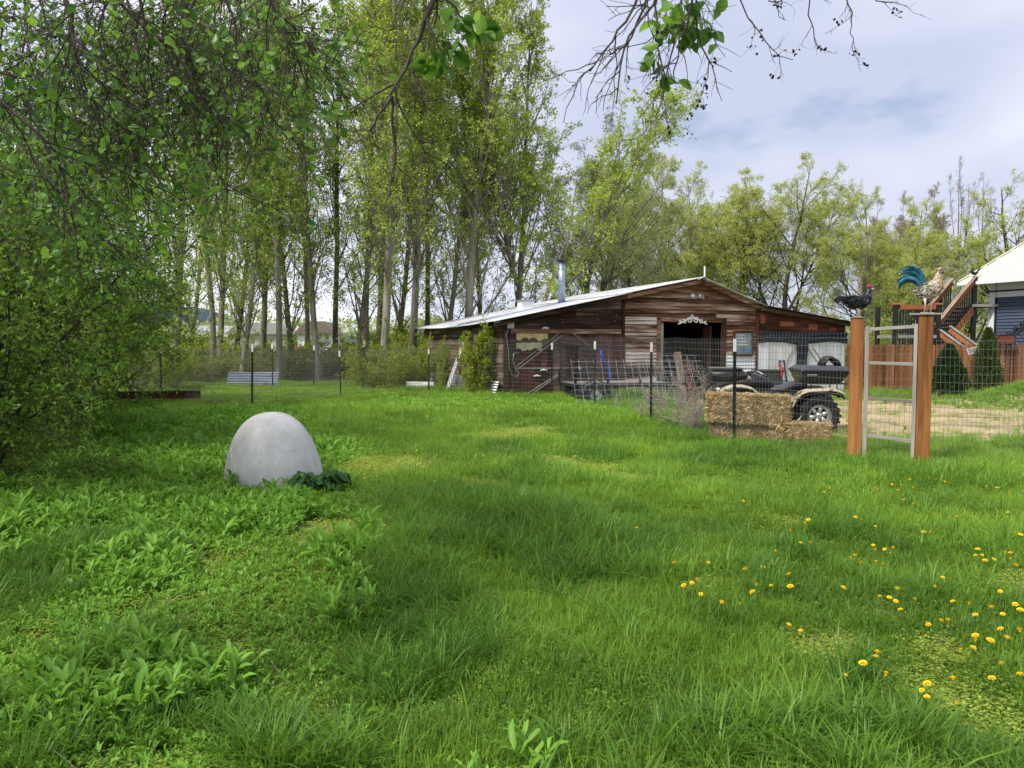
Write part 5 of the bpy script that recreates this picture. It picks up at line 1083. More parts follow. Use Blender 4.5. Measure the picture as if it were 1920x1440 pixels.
M_panel = plain('galvanised_wire', (.40, .42, .45), .4, .5, .2, 3, .0)
def cattle(label, p0, p1, H, lean, bow, dv=.17, dh=.13, cut=.0):
    p0, p1 = Vector(p0), Vector(p1); L_ = (p1 - p0).length; u = (p1 - p0) / L_; nrm = Vector((-u.y, u.x, 0)); A = Acc()
    g0 = g1(p0.x, p0.y)
    def pt(s, h): 
        q = u * (s + lean[0] * h * (1 - .3 * s / L_)) + nrm * (lean[1] * h + bow * math.sin(s / L_ * 3.14) * h); return (q.x, q.y, h * (1 - cut * s / L_))
    vs = np.array([[pt(s, h) for h in np.linspace(-.02, H, 7)] for s in np.arange(0, L_ + .01, dv)]); hs = np.array([[pt(s, h) for s in np.linspace(0, L_, 14)] for h in np.arange(.02, H + .01, dh)])
    for P in (vs, hs):
        v, q = tubes(P, np.full(len(P), .0036), np.full(len(P), .0036), 4); A.add(v, q)
    return thing('cattle_panel', label, 'wire panel', (p0.x, p0.y, g0), 0, None, A.mesh('cattle'), M_panel)
cp0 = W(1083, 770, 16.9); cp1 = W(1250, 770, 16.6)
cattle('bent galvanised cattle panel leaning on the trailer side', (cp0.x, cp0.y, 0), (cp1.x + .45, cp1.y, 0), 1.12, (-.16, .30), .12)
cp0 = W(1240, 765, 17.6); cp1 = W(1335, 765, 18.0)
cattle('second cattle panel leaning toward the open barn door', (cp0.x - .3, cp0.y, 0), (cp1.x, cp1.y, 0), 1.2, (-.22, .25), .08)
for nm, px, dd_, ln, mat in (('weathered brown plank leaning upright behind the dry weeds', 1284, 19.3, 1.35, M_log), ('reddish plank leaning right of the grey plank', 1303, 18.6, 1.2, M_orange)):
    p = W(px, 760, dd_); b = B(); b.beam((0, 0, -.02), (-.03, .35, ln), .2, .035, (0, 1, 0)); thing('plank', nm, 'plank', (p.x, p.y, g1(p.x, p.y)), TH, None, b.mesh('plank'), mat)
# leaning lattice plank and kerb board by the barn side
p = BP(-.75, 3.3, 0); lt = thing('lattice_panel', 'white flaking lattice strip leaning on the barn side wall', 'lattice', (p.x, p.y, g1(p.x, p.y)), TH + R(90))
B().beam((0, 0, -.05), (-.18, -.55, 1.62), .035, .02, (0, 1, 0)).build('stile', M_whiteh, lt); B().beam((.28, 0, -.05), (.10, -.55, 1.62), .035, .02, (0, 1, 0)).build('stile', M_whiteh, lt)
for k in range(11):
    t0 = k / 11; a = (.0 - .18 * t0 + .018, -.55 * t0 - .012, -.03 + 1.65 * t0); t1_ = (k + 1) / 11; c = (.28 - .18 * t1_ - .018, -.55 * t1_ - .012, -.03 + 1.65 * t1_); B().beam(a, c, .03, .012, (0, 1, 0)).build('slat', M_whiteh, lt)
    a = (.28 - .18 * t0 - .018, -.55 * t0 - .026, -.03 + 1.65 * t0); c = (.0 - .18 * t1_ + .018, -.55 * t1_ - .026, -.03 + 1.65 * t1_); B().beam(a, c, .03, .012, (0, 1, 0)).build('slat', M_whiteh, lt)
p = W(788, 738, 25.0); b = B(); b.b(-.5, .5, -.03, .03, -.1, .22); thing('edging_board', 'short white painted board on edge at the barn far corner', 'board', (p.x, p.y, g1(p.x, p.y)), R(-18), None, b.mesh('board'), M_whiteh)
# rusty beam lying on blocks in the left lawn
p0 = W(150, 762, 18.2); p1 = W(377, 762, 18.9); ib = B(); Lb = (p1 - p0).length
ib.b(0, Lb, -.09, .09, .18, .20).b(0, Lb, -.008, .008, .02, .18).b(0, Lb, -.09, .09, .0, .02)
ibm = thing('steel_beam', 'long rusty brown steel beam lying in the left lawn', 'beam', (p0.x, p0.y, g1(p0.x, p0.y) + .14), math.atan2(p1.y - p0.y, p1.x - p0.x)); 
for nm, a in (('top_flange', (-.09, .09, .18, .20)), ('web', (-.008, .008, .02, .18)), ('bottom_flange', (-.09, .09, .0, .02))): B().b(0, Lb, *a).build(nm, M_rust, ibm)
# corrugated sheet against the trees
p0 = W(425, 721, 26.2); cs = B(); cs.grid(lambda u, v: (u * 1.8, .18 * v + .022 * math.cos(v * 6.283 * 9), -.02 + v * .52), 2, 54)
thing('corrugated_sheet', 'blue-grey corrugated metal sheet leaning at the foot of the poplars', 'metal sheet', (p0.x, p0.y, g1(p0.x, p0.y)), 0, None, cs.mesh('sheet', True), M_roofb)
p = W(497, 719, 25.9); thing('cinder_block', 'small pale block propping the corrugated metal sheet', 'block', (p.x, p.y, g1(p.x, p.y)), .3, None, B().b(-.07, .07, -.07, .07, -.03, .19).b(.09, .2, -.05, .05, -.03, .06).mesh('block'), plain('concrete_block', (.34, .31, .27), .95))
# dead weed stalks
M_dead = plain('dead_stalk', (.42, .34, .28), .9, 0, .3, 20)
def dead(label, px, py, d, n, H, sp, n2, n3):
    p = W(px, py, d); o = thing('dead_weed', label, 'weed', (p.x, p.y, g1(p.x, p.y))); A = Acc()
    P = np.stack([rng.normal(size=n) * sp, rng.normal(size=n) * sp * .5, np.full(n, -.03)], -1); D = unit(np.stack([rng.normal(size=n) * .28, rng.normal(size=n) * .28, np.ones(n)], -1)); l = H * rng.uniform(.5, 1.1, n)
    s = grow(P, D, l, 6, .07, (0, 0, .02)); v, q = tubes(s, np.full(n, .006), np.full(n, .003), 4); A.add(v, q)
    P, D, t, par = spawn(s, n2, .15, 1, 25, 60); l2 = l[par] * .33 * rng.uniform(.4, 1.1, len(t)); b_ = grow(P, D, l2, 4, .12, (0, 0, .05)); v, q = tubes(b_, np.full(len(t), .0035), np.full(len(t), .002), 3); A.add(v, q)
    P, D, t, par = spawn(b_, n3, .2, 1, 25, 70); c = grow(P, D, l2[par] * .4, 3, .15, (0, 0, .05)); v, q = tubes(c, np.full(len(t), .0025), np.full(len(t), .0015), 3); A.add(v, q)
    link('stalks', A.mesh('dead'), M_dead, o); return o
dead('tall bushy clump of dead tan weeds against the fence by the bales', 1275, 812, 13.3, 12, 1.0, .13, 12, 7)
dead('dead tan weeds just left of the tall clump along the fence', 1228, 800, 14.1, 9, .7, .16, 10, 6)
dead('single pale dead stalk beside the trailer wheel', 1152, 782, 15.8, 1, .95, .05, 7, 4)
dead('low tangled dead weeds at the fence base between two posts', 1190, 795, 15.0, 9, .5, .25, 9, 6)
dead('dense dry brown weed tuft nearest the straw bales', 1300, 822, 12.6, 16, .55, .12, 12, 7)
p = W(1322, 838, 11.9); dead('thin dead stalk just left of the bales', 1322, 838, 11.7, 1, .8, .06, 6, 3)
# ------------------------------------------------------------------ metal roosters
def feathers(o, pts, nm, mat, n, size, width=.35):
    A = Acc(); pts = np.array(pts, float); k = len(pts)
    t = rng.random(n) * (k - 1); i = np.minimum(t.astype(int), k - 2); f = (t - i)[:, None]; c = pts[i] * (1 - f) + pts[i + 1] * f; T = unit(pts[i, :3] - pts[i + 1, :3])
    e1 = unit(np.cross(T, np.array([0, 1., 0]))); a = rng.random(n) * 6.283; nr = e1 * np.cos(a)[:, None] + np.array([0, 1., 0]) * np.sin(a)[:, None]
    p = c[:, :3] + (e1 * (np.cos(a) * c[:, 3])[:, None] + np.array([0, 1., 0]) * (np.sin(a) * c[:, 4])[:, None]) * 1.0
    leaves(A, p, T + nr * .22 + rng.normal(size=(n, 3)) * .12, size * rng.uniform(.6, 1.3, n), width); return link(nm, A.mesh('feathers'), mat, o)
def rooster(name, label, loc, rz, s, body, bodym, featm, tailm, combm, beakm, legm, tail, comb, head, legs, neckm=None):
    o = thing(name, label, 'rooster', loc, rz); o.scale = (s, s, s)
    B().tube([p[:3] for p in body], [(p[3], p[4]) for p in body], 16, sq=(0, 0, 1) if False else (-.3, 0, 1)).build('body', bodym, o, True)
    feathers(o, body[:-3], 'feathers', featm, 520, .05)
    if neckm: feathers(o, body[-6:-2], 'hackle_feathers', neckm, 260, .06, .25)
    for k, (pts, r_) in enumerate(tail): B().tube(pts, [(r_ * (.35 + .65 * math.sin(3.0 * (i / (len(pts) - 1)) ** .7 + .1)), .006) for i in range(len(pts))], 8, sq=(0, 0, 1)).build('tail_feather', tailm, o, True)
    for c_, r_ in comb: B().tube([(c_[0], -.008, c_[1]), (c_[0] + .004, 0, c_[1]), (c_[0], .008, c_[1])], [r_ * .8, r_, r_ * .8], 10).build('comb', combm, o, True)
    hx, hz = head
    B().tube([(hx, 0, hz), (hx + .03, 0, hz - .003), (hx + .05, 0, hz - .010)], [.014, .010, .002], 8).build('beak', beakm, o, True)
    for sg in (-1, 1): B().tube([(hx - .022, sg * .022, hz + .008), (hx - .022, sg * .030, hz + .008)], .006, 8).build('eye', M_black, o)
    for sg, (lx, lz) in zip((-1, 1), legs):
        lg = B(); lg.tube([(lx, sg * .035, lz), (lx + .01, sg * .035, lz * .55), (lx, sg * .035, .008)], [.022, .009, .008], 8)
        for a in (-.5, 0, .5, 3.14): lg.tube([(lx, sg * .035, .008), (lx + .05 * math.cos(a), sg * .035 + .05 * math.sin(a), .005)], [.007, .003], 6)
        lg.build('leg', legm, o, True)
    return o
M_rk = plain('black_painted_metal', (.012, .013, .018), .4, .3, .6, 20, .3, .5)
m, t = newmat('speckled_feather_metal'); n1 = noise(t, 28, 4, .7); r = ramp(t, [(.4, (.015, .016, .022)), (.52, (.06, .075, .10)), (.6, (.11, .05, .04)), (.72, (.30, .30, .32))], n1); finish(t, r.outputs[0], .4, .3); M_rfe = m
m, t = newmat('cream_feather_metal'); n1 = noise(t, 16, 4, .7); r = ramp(t, [(.34, (.10, .07, .05)), (.46, (.42, .36, .28)), (.56, (.55, .50, .42)), (.64, (.42, .32, .10)), (.75, (.35, .20, .14))], n1); finish(t, r.outputs[0], .55, .15); M_rcf = m
m, t = newmat('golden_feather_metal'); n1 = noise(t, 20, 4, .7); r = ramp(t, [(.34, (.14, .07, .06)), (.5, (.40, .28, .10)), (.62, (.50, .40, .26)), (.75, (.30, .16, .15))], n1); finish(t, r.outputs[0], .55, .15); M_rgf = m
M_pink = plain('magenta_comb', (.42, .03, .14), .5); M_lpink = plain('pale_pink_comb', (.62, .26, .40), .5); M_teal = plain('teal_tail_metal', (.03, .135, .20), .5, .2, .5, 14, .3)
M_bone = plain('bone_paint', (.55, .47, .36), .6); M_yel = plain('yellow_leg', (.45, .33, .12), .6)
def arcf(x, z, a0_, a1_, l, n=9):
    pts = []; a = a0_; 
    for i in range(n): pts.append((x, 0.0, z)); x += math.cos(a) * l / (n - 1); z += math.sin(a) * l / (n - 1); a += (a1_ - a0_) / (n - 1)
    return pts
tz = gate.location.z
bodyk = [(-.16, 0, .215, .012, .012), (-.12, 0, .205, .045, .04), (-.06, 0, .19, .075, .062), (.0, 0, .18, .088, .07), (.06, 0, .195, .082, .066), (.105, 0, .225, .066, .054), (.13, 0, .265, .050, .042), (.14, 0, .305, .037, .033), (.145, 0, .335, .030, .028), (.158, 0, .358, .026, .024), (.172, 0, .368, .010, .010)]
tlk = [(arcf(-.12, .21 - .006 * k, R(140 - 2 * k), R(225 + 3 * k), .21 - .006 * k), .021) for k in range(7)]
tlk = [([(x, (k % 3 - 1) * .016 * i / 8, z) for i, (x, y, z) in enumerate(p)], r_) for k, (p, r_) in enumerate(tlk)]
pc = gate.matrix_basis @ Vector((-.005, 0, 1.816))
rooster('rooster_statue', 'black metal rooster statue on the left cedar gate post', pc, R(0), .98, bodyk, M_rk, M_rfe, M_rk, M_pink, M_bone, M_bone, tlk, [((.128, .394), .018), ((.150, .398), .020), ((.172, .392), .016), ((.176, .340), .014)], (.172, .362), ((-.01, .11), (.025, .11)))
pb = gate.matrix_basis @ Vector((GW - .01, 0, 1.832)); bo = thing('roost_board', 'flat grey board on top of the right cedar gate post', 'board', pb, gate.rotation_euler[2], None, B().b(-.17, .19, -.09, .09, 0, .018).mesh('board'), M_greyw)
bodyc = [(-.15, 0, .27, .014, .014), (-.11, 0, .275, .05, .045), (-.05, 0, .28, .085, .07), (.01, 0, .29, .105, .085), (.06, 0, .325, .10, .085), (.10, 0, .375, .088, .075), (.115, 0, .425, .068, .058), (.12, 0, .47, .048, .043), (.125, 0, .505, .034, .032), (.137, 0, .53, .026, .025), (.152, 0, .538, .010, .010)]
tlc = [(arcf(-.10, .30 + .004 * k, R(66 + 6 * k), R(196 + 9 * k), .47 - .012 * k, 11), .03) for k in range(9)]
tlc = [([(x, (k % 3 - 1) * .022 * i / 8, z) for i, (x, y, z) in enumerate(p)], r_) for k, (p, r_) in enumerate(tlc)]
rooster('rooster_statue', 'large cream rooster statue with teal tail on the right gate post', pb + Vector((.03, 0, .019)), R(-4), .92, bodyc, M_rcf, M_rcf, M_teal, M_lpink, M_black, M_bone, tlc, [((.118, .572), .020), ((.138, .585), .021), ((.158, .570), .015), ((.148, .495), .018)], (.152, .532), ((-.06, .20), (.05, .20)), M_rgf)

# ------------------------------------------------------------------ house with cream metal roof
M_blue = plain('blue_grey_siding', (.062, .080, .125), .55, 0, .12, 3, .05)
M_trim = plain('white_trim', (.72, .72, .74), .5, 0, .06)
M_croof = plain('cream_roof_metal', (.62, .61, .50), .45, .1, .08, 2, .03)
hs = thing('house', 'blue-grey sided house with cream metal roof at the right edge', 'house', (19.3, 30.0, -.14), R(-65))
HW_, HD, WH = 6.0, 9.0, 3.95
B().b(0, HW_, .06, HD, -.2, WH).build('wall', M_blue, hs)
z = .1
while z < 3.5:
    B().add([(.2, -.004, z), (HW_, -.004, z), (HW_, .058, z), (.2, .058, z), (.2, .03, z + .125), (HW_, .03, z + .125), (HW_, .058, z + .125), (.2, .058, z + .125)], [(0,3,2,1),(4,5,6,7),(0,1,5,4),(1,2,6,5),(2,3,7,6),(3,0,4,7)]).build('siding_board', M_blue, hs); z += .127
B().b(-.02, .198, -.03, .059, -.2, 3.5).build('corner_trim', M_trim, hs); B().b(-.02, HW_, -.032, .059, 3.502, 3.72).build('frieze_board', M_trim, hs)
B().b(-.1, HW_, -.06, .059, 3.722, 3.78).build('dark_band', M_black, hs); B().b(-.02, HW_, -.03, .059, 3.782, 4.1).build('soffit_board', M_trim, hs)
rfh = link('roof', None, None, hs); ez = 4.16; ex, rz_ = -.85, 8.2
RX = 2.6
rb = B(); rb.add([(ex, -.75, ez), (HW_ + .8, -.75, ez), (RX, HD / 2, rz_), (ex, HD + .75, ez), (HW_ + .8, HD + .75, ez), (ex, -.75, ez - .06), (HW_ + .8, -.75, ez - .06), (ex, HD + .75, ez - .06), (HW_ + .8, HD + .75, ez - .06)], [(0, 1, 2), (1, 4, 2), (4, 3, 2), (3, 0, 2), (5, 7, 8, 6), (0, 5, 6, 1), (0, 3, 7, 5), (3, 4, 8, 7), (1, 6, 8, 4)]); rb.build('roof_planes', M_croof, rfh)
x = ex + .3
while x < HW_ + .6:
    f = (x - ex) / (RX - ex) if x < RX else (HW_ + .8 - x) / (HW_ + .8 - RX); f = max(.02, min(1, f)); yt, zt = -.75 + (HD / 2 + .75) * f, ez + (rz_ - ez) * f
    B().beam((x, -.755, ez + .015), (x, yt, zt + .015), .035, .035).build('seam', M_croof, rfh); x += .28
B().beam((ex, -.75, ez + .03), (RX, HD / 2, rz_ + .03), .14, .03).build('hip_cap', M_croof, rfh); B().b(ex - .02, HW_ + .8, -.80, -.752, ez - .14, ez - .01).build('gutter', M_trim, rfh)
# ornaments on the house wall and by the fence
scb = B()
for c_, r_, sg in (((.9, 2.05), .16, 1), ((1.15, 2.25), .13, -1), ((1.4, 2.42), .17, 1), ((1.62, 2.62), .12, -1), ((.75, 1.9), .10, -1)): scb.tube([(c_[0] + sg * r_ * (1 - .75 * t_) * math.cos(8.5 * t_), -.06, c_[1] + r_ * (1 - .75 * t_) * math.sin(8.5 * t_)) for t_ in np.linspace(0, 1, 18)], .022, 5)
scb.tube([(.6, -.06, 1.72), (.9, -.06, 1.95), (1.2, -.06, 2.18), (1.5, -.06, 2.45), (1.75, -.06, 2.75)], .02, 5)
o = thing('wall_scroll', 'black wrought iron scroll hung on the blue-grey house wall', 'ornament', hs.matrix_basis @ Vector((-.05, -.0, -.05)), R(-65), None, scb.mesh('scroll', True), M_black)
p = W(1884, 690, 24.0); so = thing('oval_sign', 'rust red oval plaque on thin stakes above the cedar fence', 'sign', (p.x, p.y, g1(p.x, p.y)), R(-5))
M_rp = plain('rust_red_paint', (.17, .045, .028), .7, .1, .4, 8)
B().prism([(.27 * math.copysign(abs(math.cos(a)) ** .55, math.cos(a)), 1.78 + .135 * math.copysign(abs(math.sin(a)) ** .55, math.sin(a))) for a in np.linspace(0, 6.283, 36, endpoint=False)], -.02, .02).build('plaque', M_rp, so)
B().tube([(.28 * math.copysign(abs(math.cos(a)) ** .55, math.cos(a)), -.02, 1.78 + .145 * math.copysign(abs(math.sin(a)) ** .55, math.sin(a))) for a in np.linspace(0, 6.283, 37)], .016, 5).build('rim', M_black, so)
for sg in (-1, 1): B().tube([(sg * .16, 0, -.2), (sg * .16, 0, 1.66)], .014, 6).build('stake', M_black, so)
for k in range(5): B().tube([(-.2 + .1 * k + .035 * math.cos(a), -.005, 1.95 + .03 * math.sin(a)) for a in np.linspace(0, 6.283, 9)], .008, 4).build('finial', M_black, so)
p = W(1921, 690, 24.2); wo = thing('wagon_wheel', 'black spoked wheel above the cedar fence at the right edge', 'wheel', (p.x, p.y, g1(p.x, p.y)), 0)
B().tube([(.36 * math.cos(a), 0, 1.78 + .36 * math.sin(a)) for a in np.linspace(0, 6.283, 33)], .02, 6).build('rim', M_black, wo, True); B().tube([(0, -.03, 1.78), (0, .03, 1.78)], .05, 10).build('hub', M_black, wo)
for k in range(10): a = k * .6283; B().tube([(.05 * math.cos(a), 0, 1.78 + .05 * math.sin(a)), (.35 * math.cos(a), 0, 1.78 + .35 * math.sin(a))], .010, 5).build('spoke', M_black, wo)
B().tube([(0, .02, -.2), (0, .02, 1.43)], .016, 6).build('stake', M_black, wo)
p = W(1825, 657, 23.82); sg_ = thing('hanging_sign', 'small tilted grey sign on the cedar fence below the stair rail', 'sign', p, 0); sg_.rotation_euler = (0, R(-16), R(-4))
B().b(-.17, .17, -.012, .012, -.075, .075).build('board', M_greyw, sg_)
for a_ in ((-.185, -.165, -.09, .09), (.165, .185, -.09, .09)): B().b(a_[0], a_[1], -.02, .012, a_[2], a_[3]).build('frame', M_whitep, sg_)
for a_ in (.076, -.092): B().b(-.165, .165, -.02, .012, a_, a_ + .016).build('frame', M_whitep, sg_)
p = W(1778, 655, 23.8); dw = thing('driftwood_piece', 'bleached white driftwood piece fixed on the cedar fence top', 'driftwood', p, 0); b = B()
for k in range(8): a0_ = random.uniform(-.16, .1); b.tube([(a0_, random.uniform(-.04, .04), random.uniform(-.08, .08)), (a0_ + .1, random.uniform(-.05, .05), random.uniform(-.08, .08)), (a0_ + random.uniform(.12, .22), random.uniform(-.05, .05), random.uniform(-.1, .04))], [.03, .026, .008], 6)
b.build('branch', M_bone if False else plain('bleached_wood', (.62, .58, .53), .8), dw, True)
# ------------------------------------------------------------------ switchback staircase with landing
M_rail = wood('stair_cedar', [(.28, (.20, .065, .025)), (.5, (.34, .12, .05)), (.72, (.46, .20, .10))], 'x', .7, .7, .3)
st = thing('outdoor_staircase', 'cedar and black switchback staircase rising beside the house', 'staircase', (W(1680, 700, 28).x, 28.0, -.14), 0)
def sx_(px, d=28.0): return (px - 960) / F * d - st.location.x
def sz_(py, d=28.0): return 1.5 - (py - 645) / F * d + .14
LZ = 1.98
B().b(sx_(1676), sx_(1762), 0, 1.5, LZ - .12, LZ).build('landing', M_greyw, st)
for px in (1678, 1758):
    for y in (.05, 1.42): B().b(sx_(px) - .07, sx_(px) + .07, y - .07, y + .07, -.3, LZ + 1.12).build('post', M_black, st)
    B().b(sx_(px) - .11, sx_(px) + .11, -.06, .16, LZ + 1.122, LZ + 1.20).build('post_cap', M_rail, st, bevel=.02)
B().b(sx_(1684), sx_(1752), .0, .10, LZ + .96, LZ + 1.14).build('top_rail', M_rail, st)
B().b(sx_(1684), sx_(1752), .02, .08, LZ + .08, LZ + .15).build('bottom_rail', M_black, st)
n_ = 13
for k in range(n_): x = sx_(1687) + (sx_(1750) - sx_(1687)) * k / (n_ - 1); B().b(x - .025, x + .025, .03, .07, LZ - .5, LZ + .96).build('baluster', M_black, st)
# upper flight: from landing up and right, behind
u0, u1 = Vector((sx_(1750, 29), 1.0, LZ - .75)), Vector((sx_(1823, 29.8), 1.8, LZ + 1.25))
def flight(p0, p1, width, nst, nm, side=1):
    fl_ = link(nm, None, None, st); d = p1 - p0; perp = Vector((-d.y, d.x, 0)).normalized() * width * side
    for k in range(nst):
        a = p0 + d * ((k + .5) / nst); B().beam(a, a + perp, abs(d.x) / nst * 1.05, .05).build('tread', M_greyw, fl_)
        B().beam(a + Vector((.08, 0, -.09)), a + perp + Vector((.08, 0, -.09)), .03, .13).build('riser', M_black, fl_)
    for off in (Vector((0, 0, 0)), perp):
        B().beam(p0 + off + Vector((0, 0, -.16)), p1 + off + Vector((0, 0, -.16)), .05, .26).build('stringer', M_black if off.length else M_rail, fl_)
        B().beam(p0 + off + Vector((0, 0, .98)), p1 + off + Vector((0, 0, .98)), .05, .24).build('handrail', M_rail, fl_)
        B().beam(p0 + off + Vector((0, 0, 1.115)), p1 + off + Vector((0, 0, 1.115)), .15, .03).build('rail_cap', M_greyw, fl_)
        m_ = int(d.length / .16)
        for k in range(m_): a = p0 + off + d * ((k + .5) / m_); B().b(a.x - .022, a.x + .022, a.y - .022, a.y + .022, a.z - .1, a.z + .9).build('baluster', M_black, fl_)
    return fl_
flight(u0, u1, 1.0, 12, 'upper_flight', 1)
flight(Vector((sx_(1750, 28.2), .2, LZ - .75)), Vector((sx_(1856, 26.4), -1.6, -.25)), 1.0, 9, 'lower_flight', 1)
B().b(u1.x - .1, u1.x + 1.0, u1.y - .1, u1.y + 1.4, u1.z - .1, u1.z).build('upper_landing', M_greyw, st)
for dx in (.0, .9): B().b(u1.x + dx - .07, u1.x + dx + .07, u1.y - .05, u1.y + .09, -.3, u1.z + 1.12).build('post', M_black, st)
# dark trellis under the upper flight
for k in range(17):
    x = sx_(1775) + k * .075; B().b(x - .025, x + .025, 2.6, 2.63, 1.0, 1.3 + (LZ + 1.0) * min(1, .35 + k * .06)).build('trellis_slat', M_black, st)
for k in range(9): B().b(sx_(1775), sx_(1775) + 1.28, 2.632, 2.655, 1.1 + k * .24, 1.16 + k * .24).build('trellis_rail', M_black, st)
sb = Vector((st.location.x + u1.x, 28 + u1.y + .02, u1.z + 1.0))
kb = thing('bird_statue', 'small black bird figure perched at the stair top post', 'bird', sb + Vector((0, 0, -.02)), R(180))
B().tube([(-.14, 0, .30), (-.10, 0, .16), (-.02, 0, .10), (.08, 0, .12), (.13, 0, .21), (.15, 0, .28), (.17, 0, .30)], [.01, .04, .07, .065, .035, .03, .008], 12).build('body', M_rk, kb, True)
B().tube([(-.10, 0, .18), (-.16, 0, .28), (-.20, 0, .38), (-.24, 0, .36)], [.03, .04, .025, .008], 8).build('tail', M_rk, kb, True); B().tube([(.02, 0, .08), (.02, 0, 0.0)], .012, 6).build('leg', M_rk, kb)
# ------------------------------------------------------------------ white shed behind the thicket, far houses
ws = thing('white_shed', 'white wall of a small shed glimpsed through the left thicket', 'shed', (W(15, 700, 14.6).x, 14.6, g1(-9, 14.6)), R(20))
B().b(-1.6, .9, 0, 2.5, -.1, 2.0).build('wall', M_white, ws); B().prism([(-1.8, 1.95), (-.35, 2.7), (1.1, 1.95), (1.1, 2.02), (-.35, 2.78), (-1.8, 2.02)], -.2, 2.7).build('roof', M_roof, ws)
for k in range(12): B().b(-1.6 + .21 * k, -1.4 + .21 * k, -.02, -.001, .0, 1.94).build('board', M_white, ws)
def house2(label, px, d, w_, h_, wallc, roofc, wins):
    x = (px - 960) / F * d; o = thing('farm_house', label, 'house', (x, d, 0), R(4)); M_w = plain('far_wall_' + str(px), wallc, .8, 0, .1); M_r = plain('far_roof_' + str(px), roofc, .8, 0, .2)
    B().b(-w_/2, w_/2, 0, 7, -.2, h_).build('wall', M_w, o); B().prism([(-w_/2 - .4, h_ - .02), (-w_/2 + 1.2, h_ + 1.6), (w_/2 - 1.2, h_ + 1.6), (w_/2 + .4, h_ - .02)], -.4, 7.4).build('roof', M_r, o)
    for wx in wins:
        f = link('window', None, None, o); B().b(wx - .55, wx + .55, -.06, -.005, 1.1, 2.2).build('frame', M_trim, f); B().b(wx - .45, wx - .03, -.09, -.062, 1.2, 2.1).build('pane', M_dkglass, f); B().b(wx + .03, wx + .45, -.09, -.062, 1.2, 2.1).build('pane', M_dkglass, f)
    return o
house2('beige house with white window far behind the left poplars', 485, 105, 8, 2.9, (.46, .43, .36), (.36, .34, .33), (.6, -2.2))
house2('white house with brown roof far behind the middle poplars', 592, 95, 4.6, 2.8, (.70, .70, .70), (.20, .15, .12), (-.8,))
house2('white-roofed low house far behind the leftmost poplars', 400, 110, 7, 2.6, (.55, .50, .45), (.62, .62, .62), (-1.5, 1.5))
p = W(566, 660, 60); bq = thing('rusty_tank', 'rust orange tank on the far green field between poplar trunks', 'tank', (p.x, p.y, 0)); B().tube([(-.7, 0, .75), (-.66, 0, .75), (.66, 0, .75), (.7, 0, .75)], [.5, .62, .62, .5], 18).build('drum', plain('rust_orange', (.30, .09, .035), .8, 0, .4, 3), bq, True); B().b(-.45, .45, -.4, .4, -.1, .3).build('cradle', M_black, bq)
# distant scrub and woods beyond the field: one mass
A = Acc(); n = 26000; xx = rng.uniform(-95, 105, n); prf = 3.2 + 3.0 * vnoise(xx, 0 * xx, 6.0, 11) + 1.5 * vnoise(xx, 0 * xx, 2.0, 12); yy = 118 + rng.random(n) * 12; zz = prf * rng.random(n) ** .75
leaves(A, np.stack([xx, yy, zz], -1), rng.normal(size=(n, 3)) + np.array([0, 0, .4]), rng.uniform(.35, .8, n), .6, DIAMOND, np.clip(vnoise(xx, zz, 3.0, 13) * .9 + .15 * rng.random(n), 0, 1)); link('far_woods', A.mesh('far_woods'), M_pale, kind='stuff')
# ------------------------------------------------------------------ stones in the groundcover
for px, py, s_, lab in ((178, 916, .13, 'brown flat rock in the weeds left of the dome'), (330, 1024, .05, 'small tan stone in the groundcover below the dome')):
    p = GP(px, py); b = B(); b.lathe([(0, 1), (.5, .92), (.85, .6), (1, .2), (.95, -.2)], 14); rr = random.Random(px); b.v = [(x * s_ * (1.3 + rr.uniform(-.12, .12)), y * s_ * (1 + rr.uniform(-.12, .12)), z_ * s_ * .55) for x, y, z_ in b.v]
    thing('rock', lab, 'rock', (p.x, p.y, g1(p.x, p.y) + .02), 0, None, b.mesh('rock', True), plain('brown_rock' + str(px), (.20, .14, .09), .95, 0, .4, 14, .6))
# ------------------------------------------------------------------ dandelions
M_dand = plain('dandelion_yellow', (.85, .60, .012), .6, 0, .15, 30); M_stem = plain('dandelion_stem', (.12, .22, .05), .6)
def dand_mesh():
    b = B(); rr = random.Random(3)
    for ring, (n, r_, z0, z1) in enumerate(((18, .021, 0, .004), (15, .016, .002, .010), (11, .010, .004, .013), (6, .005, .006, .015))):
        for k in range(n):
            a = 6.283 * (k + .5 * ring) / n + rr.uniform(-.1, .1); da = .16 + .05 * ring; q = r_ * rr.uniform(.88, 1.1)
            b.add([(.002 * math.cos(a), .002 * math.sin(a), z0), (q * math.cos(a - da), q * math.sin(a - da), z1), (q * 1.06 * math.cos(a), q * 1.06 * math.sin(a), z1 * 1.02), (q * math.cos(a + da), q * math.sin(a + da), z1)], [(0, 1, 2, 3)])
    b.lathe([(.0, -.010), (.006, -.008), (.009, 0), (.004, .006)], 8); return b.mesh('dandelion_head')
dm = dand_mesh(); dm.materials.append(M_dand); dsm = B().tube([(0.006, 0, -.16), (.002, .003, -.08), (0, 0, -.008)], .0016, 5).mesh('dandelion_stem'); dsm.materials.append(M_stem)
